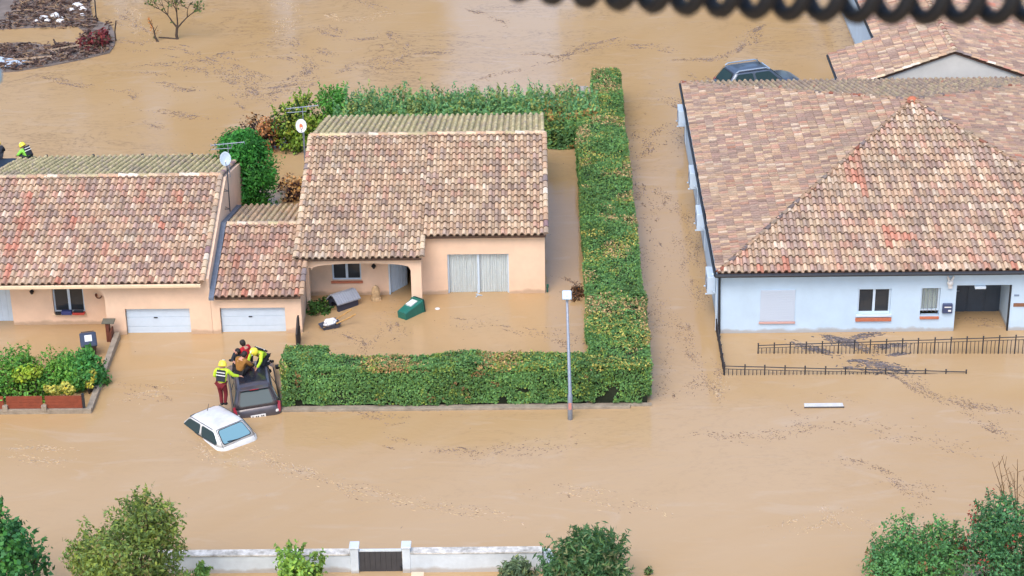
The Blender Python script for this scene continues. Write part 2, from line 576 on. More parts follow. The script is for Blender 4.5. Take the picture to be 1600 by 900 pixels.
# floating scum and twigs: thin irregular flakes strewn along the drift lines
STREAKS = [(0.1, -0.9, [(-16.8, -12.45), (-15.88, -12.2), (-14.73, -12.31)]), (0.12, -0.7, [(-16.49, -12.88), (-15.47, -13.16), (-14.77, -12.92)]), (0.1, -0.8, [(-8.83, -12.47), (-7.93, -12.88), (-7.52, -13.73)]), (0.12, -0.7, [(-10.74, -11.87), (-9.84, -12.97), (-8.95, -13.28)]), (0.16, -0.5, [(-7.57, -13.23), (-6.19, -14.43), (-4.87, -15.27)]), (0.2, -0.35, [(-4.87, -15.35), (-3.19, -15.86), (-1.94, -16.28), (-0.09, -16.86)]), (0.2, -0.3, [(1.34, -15.26), (2.78, -15.41), (4.18, -16.51)]), (0.1, -0.7, [(7.51, -7.37), (7.23, -8.67), (7.52, -9.29)]), (0.12, -0.5, [(-13.45, -8.61), (-12.38, -8.25), (-11.78, -7.68)]), (0.3, -0.3, [(8.99, -17.94), (10.23, -16.81), (10.88, -17.97)]), (0.3, -0.35, [(-12.61, 36.06), (-11.93, 34.39), (-12.12, 31.23)]), (0.3, -0.3, [(-21.01, 35.84), (-19.79, 32.56), (-19.22, 30.47)]), (0.25, -0.3, [(-10.05, 34.32), (-8.26, 32.97), (-6.64, 33.97)]), (0.3, 0.5, [(-15.5, 27.5), (-13.8, 26.0), (-12.9, 24.0), (-12.4, 21.8)]), (0.35, 0.4, [(-12.0, 27.5), (-10.6, 26.5), (-9.9, 24.6), (-10.6, 22.8), (-12.2, 21.6)]), (0.3, 0.4, [(-7.6, 31.5), (-6.2, 29.8), (-5.6, 27.9), (-6.6, 26.4)]), (0.25, 0.4, [(-19.0, 26.2), (-16.6, 26.6), (-14.6, 27.8)]), (0.3, 0.35, [(8.4, 24.0), (9.4, 22.0), (8.2, 19.6)]), (0.25, 0.4, [(4.6, 28.2), (6.2, 28.4), (8.1, 27.4)]), (0.2, 0.4, [(6.3, 9.5), (6.9, 6.0), (6.8, 2.0), (7.2, -1.5)]), (0.3, 0.25, [(-4.5, -12.2), (-1.2, -12.9), (1.5, -12.4)]), (0.16, 1, [(-23.26, 24.81),(-21.89, 24.21),(-20.68, 23.62)]),(0.15, 0.6, [(-19.3, 22.86),(-18.76, 22.39),(-18.3, 21.5)]),(0.09, 0.8, [(-18.59, 25.11),(-17.13, 24.87)]),(0.16, 1, [(-16.3, 25.68),(-14.68, 25.44),(-14.03, 24.03),(-13.14, 23.09)]),(0.12, 1, [(-16.96, 19.73),(-15.71, 19.44),(-14.16, 19.05)]),(0.15, 0.7, [(-17.0, 18.06),(-16.04, 17.62)]),(0.18, 1.2, [(-12.16, 22.61),(-11.25, 22.76),(-10.61, 24.19),(-10.33, 25.47)]),(0.2, 1.2, [(-9.81, 31.35),(-8.39, 30.07),(-7.4, 30.04)]),(0.12, 0.8, [(-8.79, 24.77),(-7.92, 25.86)]),(0.14, 0.8, [(-8.51, 36.46),(-7.39, 35.08)]),(0.14, 1, [(-2.26, 34.56),(-1.22, 33.44),(-0.88, 32.37)]),(0.12, 0.7, [(-1.86, 23.61),(-0.16, 24.93)]),(0.16, 1.2, [(0.78, 27.27),(2.06, 26.74),(3.03, 27.67),(4.03, 28.82),(5.36, 29.77)]),(0.09, 1, [(1.26, 25.82),(2.21, 26.54)]),(0.16, 1.1, [(8.06, 26.05),(9.82, 26.27),(10.5, 26.92),(11.95, 28.82),(12.63, 30.82)]),(0.36, 0.8, [(6.49, 20.24),(7.19, 19.37)]),(0.2, 1.2, [(12.31, 30.83),(13.03, 31.53)]),(0.42, 3.2, [(11.8, -4.42),(12.74, -5.22),(13.85, -4.83)]),(0.3, 3, [(11.75, -6.62),(13.4, -7.05)]),(0.18, 0.9, [(13.19, -7.73),(13.94, -8.71)]),(0.23, 0.9, [(14.27, -8.0),(15.19, -9.21),(16.78, -10.18)]),(0.13, 0.8, [(15.68, -10.15),(15.99, -10.84),(16.51, -11.53),(16.81, -12.19)]),(0.11, 0.9, [(10.97, -13.46),(11.77, -13.81),(12.2, -14.44),(12.49, -15.26),(12.87, -16.07)]),(0.06, 1, [(13.21, -15.28),(13.79, -15.49)]),(0.17, 0.1, [(1.34, -15.26),(2.99, -15.49),(4.18, -16.51)]),(0.17, 0.1, [(-8.02, -13.0),(-6.62, -14.29),(-4.87, -15.35),(-1.94, -16.2),(-0.09, -16.82)]),(0.22, 0.5, [(6.24, -2.95),(6.74, -6.1),(7.05, -8.09),(7.28, -9.51)]),(0.1, 0.6, [(5.87, -3.21),(6.3, -4.03)]),(0.21, 0.5, [(7.55, 7.29),(7.49, 0.98)]),(0.23, 0.25, [(-13.61, -7.64),(-12.06, -8.87)]),(0.59, 0.12, [(5.3, 16.95),(5.08, 2.85),(5.42, -9.01)]),(0.33, 0.4, [(-6.16, -3.74),(-5.12, -5.07),(-4.79, -2.69)]),(0.15, 0.5, [(6.36, -11.54),(7.18, -12.0),(8.92, -11.82),(10.32, -10.95)]),(0.29, 0.5, [(1.45, -4.18),(2.37, -4.98)]),(0.59, 0.2, [(-23.28, 30.62),(-16.36, 28.37),(-11.57, 19.98)]),(0.59, 0.2, [(-12.34, 30.22),(-9.13, 27.14),(-5.82, 25.13)]),(0.34, 0.3, [(-21.35, 34.75),(-18.63, 30.45)]),(0.59, 0.3, [(7.24, 17.7),(5.84, 13.03)]),(0.2, 0.6, [(1.74, 0.54),(2.6, -0.06)]),(0.36, 0.15, [(-2.39, -2.75),(1.21, -3.91)]),(0.36, 0.15, [(9.99, -10.03),(14.99, -12.81)]),(0.22, 0.9, [(-17.19, 23.23),(-15.57, 22.73)]),(0.19, 0.5, [(16.71, -3.2),(18.03, -3.77)]),(0.16, 0.8, [(-5.31, 27.49),(-3.4, 27.9)]),(0.22, 0.25, [(-7.04, -9.68),(-2.13, -10.47)])]
def scum():
    mb = MB()
    pal = [S(158, 138, 124, .8), S(140, 122, 112, .8), S(168, 146, 124, .8), S(134, 112, 92, .8), S(172, 154, 140, .8), S(120, 102, 90, .8)]
    dpal = [S(132, 124, 124, .75), S(116, 110, 112, .75), S(146, 134, 128, .75), S(104, 98, 100, .75)]
    fpal = [S(216, 190, 152, .8), S(208, 186, 158, .8), S(222, 196, 152, .8), S(204, 184, 162, .8)]
    def flake(x, y, s, tw, z, pl=None):
        n = rng.choice((4, 5, 6))
        a0 = rng.random() * 6.28
        el = rng.uniform(3, 8) if pl is fpal else rng.uniform(1.2, 3.6)
        ca, sa = math.cos(tw), math.sin(tw)
        top, c = [], rng.choice(pl or pal)
        for k in range(n):
            t = a0 + 6.283 * k / n
            rr_ = s * rng.uniform(.5, 1.1)
            u, v = rr_ * math.cos(t) * el, rr_ * math.sin(t)
            top.append((x + u * ca - v * sa, y + u * sa + v * ca, z))
        bot = [(px, py, -.02) for px, py, _ in top]
        fs = [tuple(range(n))] + [(k, k + n, (k + 1) % n + n, (k + 1) % n) for k in range(n)]
        k_ = rng.uniform(.7, 1.25)
        mb.add(top + bot, fs, 0, tuple(q * k_ for q in c))
    for wd, dn, pts in STREAKS:
        for (x0, y0), (x1, y1) in zip(pts[:-1], pts[1:]):
            dx, dy = x1 - x0, y1 - y0
            ln = math.hypot(dx, dy)
            ang = math.atan2(dy, dx)
            cnt = int(ln * wd * (420 if dn >= 3 else 620) * abs(dn) * (1.7 if (dn < 0 or y0 < 15) and dn < 3 else 1)) + 2
            nc = max(2, int(ln / .35))
            clumps = [(rng.random(), rng.gauss(0, wd * 1.1), rng.uniform(.06, .34)) for _ in range(nc)]
            for _ in range(cnt):
                t, o, sg = rng.choice(clumps)
                t2 = t * ln + rng.gauss(0, sg * 1.8)
                o2 = o + rng.gauss(0, sg * .5) + .12 * math.sin(t2 * 2.1 + x0)
                flake(x0 + dx / ln * t2 - dy / ln * o2, y0 + dy / ln * t2 + dx / ln * o2,
                      rng.uniform(.006, .026) * (1.7 if dn >= 3 else (.6 if dn < 0 else (1.25 if y0 > 15 else .75))), ang + rng.gauss(0, .5), .003 + rng.random() * .006, dpal if dn >= 3 else (fpal if dn < 0 else None))
    for _ in range(1300):                      # loose bits everywhere on the water
        x = rng.uniform(-26, 24)
        y = rng.triangular(-20, 40, 24)
        flake(x, y, rng.uniform(.008, .025), rng.random() * 3.1, .004)
    return mb
tag(scum().build("floating_scum", attr_mat("scum", .9, .3, 8), colors=True),
    "thin dark scum and leaf litter drifting in streaks on the brown flood water", "debris", kind='stuff')

# ================================================================== ROOFS
TILE_H = [(0.0, .0), (.05, .042), (.17, .072), (.31, .080), (.45, .072), (.57, .042), (.62, .0), (.70, -.014), (.92, -.014), (1.0, 0.0)]

def palette(weights):
    base = dict(cream=S(226, 202, 170), tan=S(205, 172, 142), beige=S(190, 168, 146), grey=S(152, 138, 134), mauve=S(160, 132, 132),
                dusk=S(122, 104, 106), pink=S(205, 152, 134), red=S(198, 104, 82), brick=S(182, 118, 96), white=S(240, 226, 205),
                olive=S(184, 174, 130), moss=S(168, 164, 118), stone=S(204, 190, 150))
    names = list(weights)
    return [(base[n], weights[n]) for n in names]

def roof_plane(mb, P0, U, V, W, Lg, pal, pitch=.243, row=.42, clips=(), red=0.0, k=.98, seed=1, slab=True):
    """rows of clay barrel tiles: each tile is its own tapered cover and channel, stepped over the row below"""
    P0, U, V = Vector(P0), Vector(U).normalized(), Vector(V).normalized()
    Nn = U.cross(V).normalized()
    r_ = random.Random(seed)
    cols = [c for c, _ in pal]
    mean = [sum(c[i] * w for c, w in pal) / sum(w for _, w in pal) for i in range(3)]
    wts = [x for _, x in pal]
    nc = max(1, round(W / pitch))
    pitch = W / nc
    nr = math.ceil(Lg / row)
    tmp = MB()
    # clustered weathering: red (newer) tiles and dark ones come in short runs
    pts = np.array([[i * .5, j * .24, seed * 3.7] for j in range(nr) for i in range(nc)])
    cl = vnoise(pts, 1.0)
    cl2 = vnoise(pts + 50, .45)
    for j in range(nr):
        for i in range(nc):
            n1, n2 = cl[j * nc + i], cl2[j * nc + i]
            if n1 > 1 - red and r_.random() < .8:
                c = S(212, 100, 76) if r_.random() < .45 else S(202, 128, 108)
            elif n2 > .68 and r_.random() < .3:
                c = S(142, 124, 124)
            else:
                c = r_.choices(cols, wts)[0]
            kk = k * r_.uniform(.84, 1.12)
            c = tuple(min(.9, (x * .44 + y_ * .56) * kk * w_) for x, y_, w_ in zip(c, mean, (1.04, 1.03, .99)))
            cp = tuple(x * .74 for x in c)  # channel tone: dirt plus the shade of the hollow, put into the colour
            u0 = i * pitch + r_.gauss(0, .004)
            v0 = j * row + r_.gauss(0, .008)
            lift = .060 + r_.gauss(0, .009)
            vs = []
            for e in (0, 1):
                v = v0 + e * row * 1.08
                h0 = lift if e == 0 else .0
                for s_, h in TILE_H:
                    tp = 1.0 if e == 0 else .9
                    if s_ < .62:
                        su = .31 + (s_ - .31) * tp
                    else:
                        su = s_
                    vs.append(P0 + U * (u0 + su * pitch) + V * v + Nn * (h * (1 if e == 0 else .88) + h0))
            n = len(TILE_H)
            for q in range(n - 1):
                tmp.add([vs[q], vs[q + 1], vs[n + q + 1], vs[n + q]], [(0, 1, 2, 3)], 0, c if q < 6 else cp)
            # open lower end of the cover and the lip of the channel
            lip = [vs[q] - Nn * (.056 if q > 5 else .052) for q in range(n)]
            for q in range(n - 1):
                tmp.add([vs[q], lip[q], lip[q + 1], vs[q + 1]], [(0, 1, 2, 3)], 0, tuple(x * .32 for x in c))  # shadow line between rows painted into the lip colour
    if slab:
        z0, z1 = -.03, -.12
        a = [P0 + U * x + V * y + Nn * z for z in (z0, z1) for x, y in ((.02, .03), (W - .02, .03), (W - .02, Lg), (.02, Lg))]
        tmp.add(a, [(0, 1, 2, 3), (7, 6, 5, 4), (0, 4, 5, 1), (1, 5, 6, 2), (2, 6, 7, 3), (3, 7, 4, 0)], 0, S(120, 96, 84, .6))
    allclips = list(clips) + [(P0 + V * Lg, -V)]
    bm = bmesh.new()
    lay = bm.faces.layers.float_vector.new("c")
    for q, c in zip(tmp.f, tmp.c):
        f = bm.faces.new([bm.verts.new(tmp.v[i]) for i in q])
        f[lay] = c
    for co, no in allclips:
        bmesh.ops.bisect_plane(bm, geom=bm.verts[:] + bm.edges[:] + bm.faces[:], dist=1e-5, plane_co=co, plane_no=-Vector(no), clear_outer=True)
    bm.verts.index_update()
    o = len(mb.v)
    mb.v += [tuple(v.co) for v in bm.verts]
    for f in bm.faces:
        mb.f.append([v.index + o for v in f.verts])
        mb.m.append(0)
        mb.c.append(tuple(f[lay]))
    bm.free()

def ridge_row(mb, A, B, pal, r=.115, ln=.40, seed=3, k=.86, squash=.75):
    A, B = Vector(A), Vector(B)
    d = (B - A)
    n = max(1, round(d.length / ln))
    step = d / n
    d = d.normalized()
    side = d.cross(Vector((0, 0, 1))).normalized()
    up = side.cross(d).normalized()
    r_ = random.Random(seed)
    for i in range(n):
        c = r_.choices([c for c, _ in pal], [x for _, x in pal])[0]
        kk = k * r_.uniform(.85, 1.15)
        c = tuple(min(.9, x * kk) for x in c)
        r0, r1 = r * 1.08, r * .92
        vs = []
        for e, rad in ((0, r0), (1.08, r1)):
            o = A + step * (i + e) + up * (.03 if e == 0 else .0)
            for q in range(9):
                t = math.pi * (q / 8)
                vs.append(o + side * math.cos(t) * rad + up * (math.sin(t) * rad * squash - .03))
        fs = [(q, q + 1, 10 + q, 9 + q) for q in range(8)]
        mb.add(vs, fs, 0, c)
        mb.add([vs[q] for q in range(9)], [tuple(range(9))], 0, tuple(x * .5 for x in c))

def wall_front(mb, x0, x1, z0, z1, y, th=.22, holes=(), mi=0):
    """wall in an XZ plane, outer face at y looking towards -Y, with real openings"""
    xs = sorted({x0, x1, *[h[0] for h in holes], *[h[1] for h in holes]})
    zs = sorted({z0, z1, *[h[2] for h in holes], *[h[3] for h in holes]})
    for a, b in zip(xs[:-1], xs[1:]):
        for c, d in zip(zs[:-1], zs[1:]):
            if any(h[0] <= a and b <= h[1] and h[2] <= c and d <= h[3] for h in holes):
                continue
            mb.add([(a, y, c), (b, y, c), (b, y, d), (a, y, d)], [(0, 1, 2, 3)], mi)
            mb.add([(a, y + th, c), (b, y + th, c), (b, y + th, d), (a, y + th, d)], [(3, 2, 1, 0)], mi)
    for a, b, c, d in holes:
        mb.add([(a, y, c), (a, y + th, c), (a, y + th, d), (a, y, d)], [(3, 2, 1, 0)], mi)
        mb.add([(b, y, c), (b, y + th, c), (b, y + th, d), (b, y, d)], [(0, 1, 2, 3)], mi)
        mb.add([(a, y, d), (b, y, d), (b, y + th, d), (a, y + th, d)], [(0, 1, 2, 3)], mi)
        mb.add([(a, y, c), (b, y, c), (b, y + th, c), (a, y + th, c)], [(3, 2, 1, 0)], mi)
    for a in (x0, x1):
        mb.add([(a, y, z0), (a, y + th, z0), (a, y + th, z1), (a, y, z1)], [(0, 1, 2, 3)], mi)
    mb.add([(x0, y, z1), (x1, y, z1), (x1, y + th, z1), (x0, y + th, z1)], [(0, 1, 2, 3)], mi)

def window(parent, x0, x1, z0, z1, y, leaves=2, pane='pane_dark', fw=.06, sill=True, sill_mat='terracotta', label=None):
    """casement set in the reveal: frame > panes, sill"""
    f = MB()
    f.box((x0, y, z0), (x1, y + .06, z0 + fw))
    f.box((x0, y, z1 - fw), (x1, y + .06, z1))
    n = leaves
    for k in range(n + 1):
        xc = x0 + (x1 - x0) * k / n
        wl = fw if k in (0, n) else fw * 1.5
        a = x0 if k == 0 else (x1 - fw if k == n else xc - wl / 2)
        f.box((a, y + .001, z0 + fw), (a + wl, y + .061, z1 - fw))
    o = f.build("window", M['white_paint'], parent)
    if label:
        o["label"] = label
    for k in range(n):
        a = x0 + (x1 - x0) * k / n + fw * .8
        b = x0 + (x1 - x0) * (k + 1) / n - fw * .8
        p = MB()
        p.box((a, y + .025, z0 + fw * .9), (b, y + .037, z1 - fw * .9))
        p.build("pane", M[pane], o)
    if sill:
        s = MB()
        s.box((x0 - .05, y - .19, z0 - .09), (x1 + .05, y + .0, z0 - .002), bevel=.01)
        s.build("sill", M[sill_mat], o)
    return o

def garage_door(parent, x0, x1, y, ztop):
    d = MB()
    n = 5
    zb = -.9
    for k in range(n):
        a = zb + (ztop - zb) * k / n
        b = zb + (ztop - zb) * (k + 1) / n
        d.box((x0, y, a + .006), (x1, y + .05, b - .006))
    d.box((x0, y + .02, zb), (x1, y + .045, ztop))
    o = d.build("garage_door", M['white_paint'], parent)
    h = MB()
    xc = (x0 + x1) / 2 - .1
    h.box((xc - .07, y - .035, ztop - .42), (xc + .07, y - .002, ztop - .38), bevel=.008)
    h.build("handle", M['dark_metal'], o)
    return o

PAL_LEFT = palette(dict(cream=2, tan=2.2, beige=2, grey=1.6, mauve=1.3, dusk=.45, pink=1.9, brick=.5, white=.5))
PAL_CENTRE = palette(dict(cream=3, tan=3.2, beige=2, grey=1.3, mauve=.7, dusk=.25, pink=.9, white=.6))
PAL_GARAGE = palette(dict(cream=1.6, tan=2.4, beige=1, grey=.8, mauve=.8, dusk=.4, pink=3, brick=1, white=.4))
PAL_WHITE = palette(dict(cream=2.6, tan=2.6, beige=2.8, grey=1.8, mauve=1.9, dusk=.4, pink=1.3, brick=.2, white=.8))
PAL_SIDE = palette(dict(cream=1.8, tan=1.8, beige=2.0, grey=1.8, mauve=2.6, dusk=.9, pink=1.5, brick=.3, white=.9))
PAL_REAR = palette(dict(olive=3, moss=2.2, stone=2.5, beige=1.4, grey=1))
PAL_RIDGE = palette(dict(cream=3, white=2, tan=2, stone=1.5, beige=1))

# ------------------------------------------------------------------ left peach house
def left_house():
    t = thing("terraced_house", (-15.6, -3.7, 0), "long peach house at the left edge with white gutter and recessed porch", "house", "peach houses with tiled roofs")
    s = .26
    ye, ze, yr = -4.05, 2.23, 2.3
    zr = ze + s * (yr - ye)
    yb = 8.0
    x0, x1 = -21.6, -11.32
    wl = MB()
    gdx = (-14.3, -11.9)
    wall_front(wl, -15.0, x1, -1, 2.12, -3.7, .25, [(gdx[0], gdx[1], -1, 1.05)])
    # recessed porch: back wall, side return and arched beam over it
    wall_front(wl, -18.52, -14.99, -1, 2.3, -2.78, .2, [(-17.15, -15.98, .47, 1.5)])
    wl.box((-15.02, -3.45, -1), (-14.8, -2.6, 2.12))
    wl.box((-18.72, -2.78, -1), (-18.52, -2.3, 2.3))
    wall_front(wl, -21.4, -18.72, -1, 2.3, -2.5, .2, [(-20.6, -18.74, -1, 1.52)])
    arch = [(-21.4, -3.7, 2.12), (-21.4, -3.7, 1.93), (-15.55, -3.7, 1.93)]
    for k in range(1, 7):
        a = math.pi / 2 * k / 6
        arch.append((-15.55 + .55 * math.sin(a), -3.7, 1.48 + .45 * math.cos(a)))
    arch.append((-15.0, -3.7, 2.12))
    wl.prism(arch, (0, .22, 0))
    # gable wall and its raised coping
    gy = [(-3.7, -1), (7.6, -1), (7.6, ze + s * (2 * yr - ye - 7.6) - .06), (yr, zr - .05), (-3.7, ze + s * .35 - .06)]
    wl.prism([(x1, y, z) for y, z in gy], (.22, 0, 0))
    wl.box((-21.4, 7.35, -1), (x1, 7.6, 2.3))
    wl.build("wall", M['peach'], t)
    rf = MB()
    L1 = math.hypot(yr - ye, zr - ze)
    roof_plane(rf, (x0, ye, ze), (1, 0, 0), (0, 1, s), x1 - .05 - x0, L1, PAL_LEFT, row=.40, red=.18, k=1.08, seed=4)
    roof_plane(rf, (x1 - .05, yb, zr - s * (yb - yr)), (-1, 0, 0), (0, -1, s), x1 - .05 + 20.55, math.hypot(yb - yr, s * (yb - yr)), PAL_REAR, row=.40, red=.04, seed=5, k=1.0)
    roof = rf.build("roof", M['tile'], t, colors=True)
    rd = MB()
    ridge_row(rd, (x0, yr, zr + .06), (x1, yr, zr + .06), PAL_RIDGE)
    rd.build("ridge_tiles", M['tile'], roof, colors=True)
    vr = MB()
    ridge_row(vr, (x1 + .02, ye + .02, ze + .06), (x1 + .02, yr, zr + .06), PAL_LEFT, r=.10, seed=8)
    vr.build("verge_tiles", M['tile'], roof, colors=True)
    vr = MB()
    ridge_row(vr, (x1 + .02, yb, zr - s * (yb - yr) + .06), (x1 + .02, yr, zr + .06), PAL_LEFT, r=.10, seed=9)
    vr.build("verge_tiles", M['tile'], roof, colors=True)
    g = MB()
    g.box((x0, ye - .09, ze - .13), (x1 - .02, ye + .02, ze - .005), bevel=.02)
    g.build("gutter", M['peach_trim'], roof)
    g = MB()
    zg = zr - s * (yb - yr)
    g.tube([(-20.4, yb + .06, zg - .01), (x1, yb + .06, zg - .01)], .055, 6)
    gt = g.build("gutter", mat("brown_gutter", (.05, .03, .022), .6), roof)
    for xb in (-19.4, -17.45, -15.4, -13.35):
        b = MB()
        b.box((xb - .05, yb + .02, zg - .02), (xb + .05, yb + .14, zg + .13), bevel=.012)
        b.build("bracket", M['dark_metal'], gt)
    garage_door(t, gdx[0] + .02, gdx[1] - .02, -3.55, 1.03)
    window(t, -17.15, -15.98, .47, 1.5, -2.66, 2, sill_mat='peach_trim')
    d = MB()
    for k in range(8):
        a = -20.6 + 1.86 * k / 8
        d.box((a + .004, -2.42, -1), (a + 1.86 / 8 - .004, -2.37, 1.5))
    d.box((-20.6, -2.40, -1), (-18.74, -2.36, 1.5))
    d.build("front_door", M['white_paint'], t)
    lm = MB()
    lm.lathe((-17.87, -2.9, 1.32), [(.0, 0), (.05, .02), (.09, .12), (.05, .17), (.0, .2)], 8)
    lm.box((-17.89, -2.9, 1.44), (-17.85, -2.78, 1.48))
    lm.build("wall_lamp", M['black'], t)
    h = MB()
    pts = [(-15.4 + .1 * math.cos(a), -2.84, 1.2 + .1 * math.sin(a)) for a in [math.pi + math.pi * k / 8 for k in range(9)]]
    h.tube(pts, .022, 6)
    h.box((-15.53, -2.87, 1.18), (-15.47, -2.78, 1.27))
    h.build("hose_hook", M['brown_wood'], t)
left_house()

# ------------------------------------------------------------------ garage between the two houses
def garage():
    t = thing("garage", (-9.5, -3.7, 0), "low peach garage with pinkish tiles between the two taller peach houses", "garage", "peach houses with tiled roofs")
    s = .26
    ye, ze, yr = -4.0, 1.62, .2
    zr = ze + s * (yr - ye)
    yb = 4.55
    x0, x1 = -11.06, -7.72
    wl = MB()
    wall_front(wl, -11.09, -7.76, -1, 1.55, -3.7, .25, [(-10.78, -8.37, -1, 1.05)])
    wl.prism([(-7.78, -3.69, -1), (-7.78, -.52, -1), (-7.78, -.52, 2.45), (-7.78, -3.69, 1.64)], (-.22, 0, 0))
    wl.box((-11.09, 4.0, -1), (-8.1, 4.2, 1.5)); wl.box((-11.09, -3.45, -1), (-10.9, 4.0, 1.5)); wl.box((-8.3, -.52, -1), (-8.1, 4.0, 1.5)); wl.box((-8.1, -.72, -1), (-8.0, -.52, 1.5)); wl.box((-8.0, -.72, -1), (-7.78, -.53, 1.5))
    wl.build("wall", M['peach'], t)
    rf = MB()
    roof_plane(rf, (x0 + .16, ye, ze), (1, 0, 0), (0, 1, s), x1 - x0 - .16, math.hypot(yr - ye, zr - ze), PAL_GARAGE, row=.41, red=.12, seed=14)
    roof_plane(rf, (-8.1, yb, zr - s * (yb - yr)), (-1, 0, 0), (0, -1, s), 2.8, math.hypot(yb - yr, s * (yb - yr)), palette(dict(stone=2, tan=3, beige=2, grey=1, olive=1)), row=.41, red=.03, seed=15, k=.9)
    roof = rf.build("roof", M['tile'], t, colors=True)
    rd = MB()
    ridge_row(rd, (x0 + .2, yr, zr + .05), (-8.1, yr, zr + .05), PAL_RIDGE, seed=4)
    rd.build("ridge_tiles", M['tile'], roof, colors=True)
    vr = MB()
    ridge_row(vr, (x1 + .02, ye + .02, ze + .05), (x1 + .02, -2.1, ze + s * (-2.1 - ye) + .05), PAL_GARAGE, r=.10, seed=18)
    vr.build("verge_tiles", M['tile'], roof, colors=True)
    fl = MB()
    for (ya, za, yb2, zb2) in ((ye - .12, ze - .03, yr, zr), (yr, zr, yb, zr - s * (yb - yr))):
        fl.prism([(-11.09, ya, za + .10), (-10.9, ya, za + .10), (-10.9, ya, za - .02), (-11.09, ya, za - .02)], (0, yb2 - ya, zb2 - za))
    fl.build("flashing", M['lead'], roof)
    garage_door(t, -10.76, -8.39, -3.55, 1.03)
garage()

# ------------------------------------------------------------------ centre house
def centre_house():
    t = thing("house", (-3.2, -.5, 0), "peach house inside the hedge with arched porch and curtained patio door", "house", "peach houses with tiled roofs")
    s = .255
    ye, ze, yr = -.8, 2.56, 5.6
    zr = ze + s * (yr - ye)
    yp = -2.05
    zp = ze - s * (ye - yp)
    yb = 11.8
    xl, xm, xr = -8.08, -3.33, 1.33
    wl = MB()
    wall_front(wl, xl + .08, 1.28, -1, 2.42, -.5, .25, [(-6.88, -5.76, .62, 1.42), (-4.72, -3.62, -1, 1.95), (-2.45, -.1, -1, 1.68)])
    gy = [(-.248, -1), (11.4, -1), (11.4, 2.45), (yr, zr - .1), (-.248, 2.48)]
    wl.prism([(1.06, y, z) for y, z in gy], (.22, 0, 0))
    wl.prism([(xl + .08, y, z) for y, z in gy], (.22, 0, 0))
    wl.box((xl + .3, 11.15, -1), (1.06, 11.4, 2.45))
    # porch front: shallow arch between two piers
    yf = -1.78
    arch = [(-7.76, yf, 2.2), (-7.76, yf, 1.75), (-7.55, yf, 1.78)]
    for k in range(0, 13):
        a = math.pi * k / 12
        arch.append((-5.66 - 1.86 * math.cos(a), yf, 1.66 + .27 * math.sin(a) ** .6))
    arch += [(-3.78, yf, 1.6), (-3.38, yf, 1.6), (-3.38, yf, 2.2)]
    wl.prism(arch, (0, .24, 0))
    wl.box((-3.78, yf + .001, -1), (-3.38, yf + .24, 1.601))
    wl.box((-7.76, yf + .001, -1), (-7.62, yf + .24, 1.76))
    wl.prism([(-3.38, yf + .22, 1.62), (-3.38, -.5, 1.62), (-3.38, -.5, 2.46), (-3.38, yf + .22, 2.18)], (-.2, 0, 0))
    wl.build("wall", M['peach'], t)
    rf = MB()
    # main slope, continued lower over the porch
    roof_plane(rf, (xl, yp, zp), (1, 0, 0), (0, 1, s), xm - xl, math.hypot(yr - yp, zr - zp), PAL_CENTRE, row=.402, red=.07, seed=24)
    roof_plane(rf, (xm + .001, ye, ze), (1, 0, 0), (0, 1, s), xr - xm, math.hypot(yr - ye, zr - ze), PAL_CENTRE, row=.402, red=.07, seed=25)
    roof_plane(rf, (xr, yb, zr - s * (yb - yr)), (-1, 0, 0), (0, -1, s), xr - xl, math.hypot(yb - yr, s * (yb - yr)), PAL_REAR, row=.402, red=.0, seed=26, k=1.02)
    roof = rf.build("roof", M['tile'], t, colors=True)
    rd = MB()
    ridge_row(rd, (xl, yr, zr + .06), (xr, yr, zr + .06), PAL_RIDGE, seed=5)
    rd.build("ridge_tiles", M['tile'], roof, colors=True)
    vr = MB()
    ridge_row(vr, (xl, yp + .02, zp + .06), (xl, yr, zr + .06), PAL_CENTRE, r=.1, seed=28)
    vr.build("verge_tiles", M['tile'], roof, colors=True)
    vr = MB()
    ridge_row(vr, (xr, ye + .02, ze + .06), (xr, yr, zr + .06), PAL_CENTRE, r=.1, seed=29)
    vr.build("verge_tiles", M['tile'], roof, colors=True)
    vr = MB()
    ridge_row(vr, (xm, yp + .02, zp + .06), (xm, ye - .02, ze + .05), PAL_CENTRE, r=.1, seed=30)
    vr.build("verge_tiles", M['tile'], roof, colors=True)
    window(t, -6.88, -5.76, .62, 1.42, -.38, 2, sill_mat='terracotta')
    # patio door with curtains behind the glass
    f = MB()
    x0, x1, z1, y = -2.45, -.1, 1.68, -.4
    f.box((x0, y, z1 - .06), (x1, y + .07, z1))
    for a, b in ((x0, x0 + .06), (x1 - .06, x1), (-1.31, -1.23)):
        f.box((a, y + .001, -1), (b, y + .071, z1 - .06))
    pd = f.build("patio_door", M['white_paint'], t)
    for a, b in ((x0 + .06, -1.31), (-1.23, x1 - .06)):
        p = MB()
        p.box((a, y + .03, -1), (b, y + .042, z1 - .06))
        p.build("pane", M['pane_clear'], pd)
        c = MB()
        n = 90
        prof = [(a + (b - a) * k / n, y + .09 + .03 * math.sin(k * .9 + .6 * math.sin(k * .23)) + .012 * math.sin(k * 2.3)) for k in range(n + 1)]
        vs = [(px, py, -1) for px, py in prof] + [(px, py, z1 - .03) for px, py in prof]
        vs += [(px, py + .004, z) for z in (-1, z1 - .03) for px, py in prof]
        fs = [(k, k + 1, n + 2 + k, n + 1 + k) for k in range(n)] + [(2 * n + 3 + k, 2 * n + 2 + k, 3 * n + 3 + k, 3 * n + 4 + k) for k in range(n)]
        c.add(vs, fs)
        c.build("curtain", mat("curtain_fabric", (.80, .84, .86), .9, .06, 6), pd)
    # front door standing open into a dark hall
    fr = MB()
    for a, b in ((-4.72, -4.66), (-3.68, -3.62)):
        fr.box((a, -.47, -1), (b, -.38, 1.95))
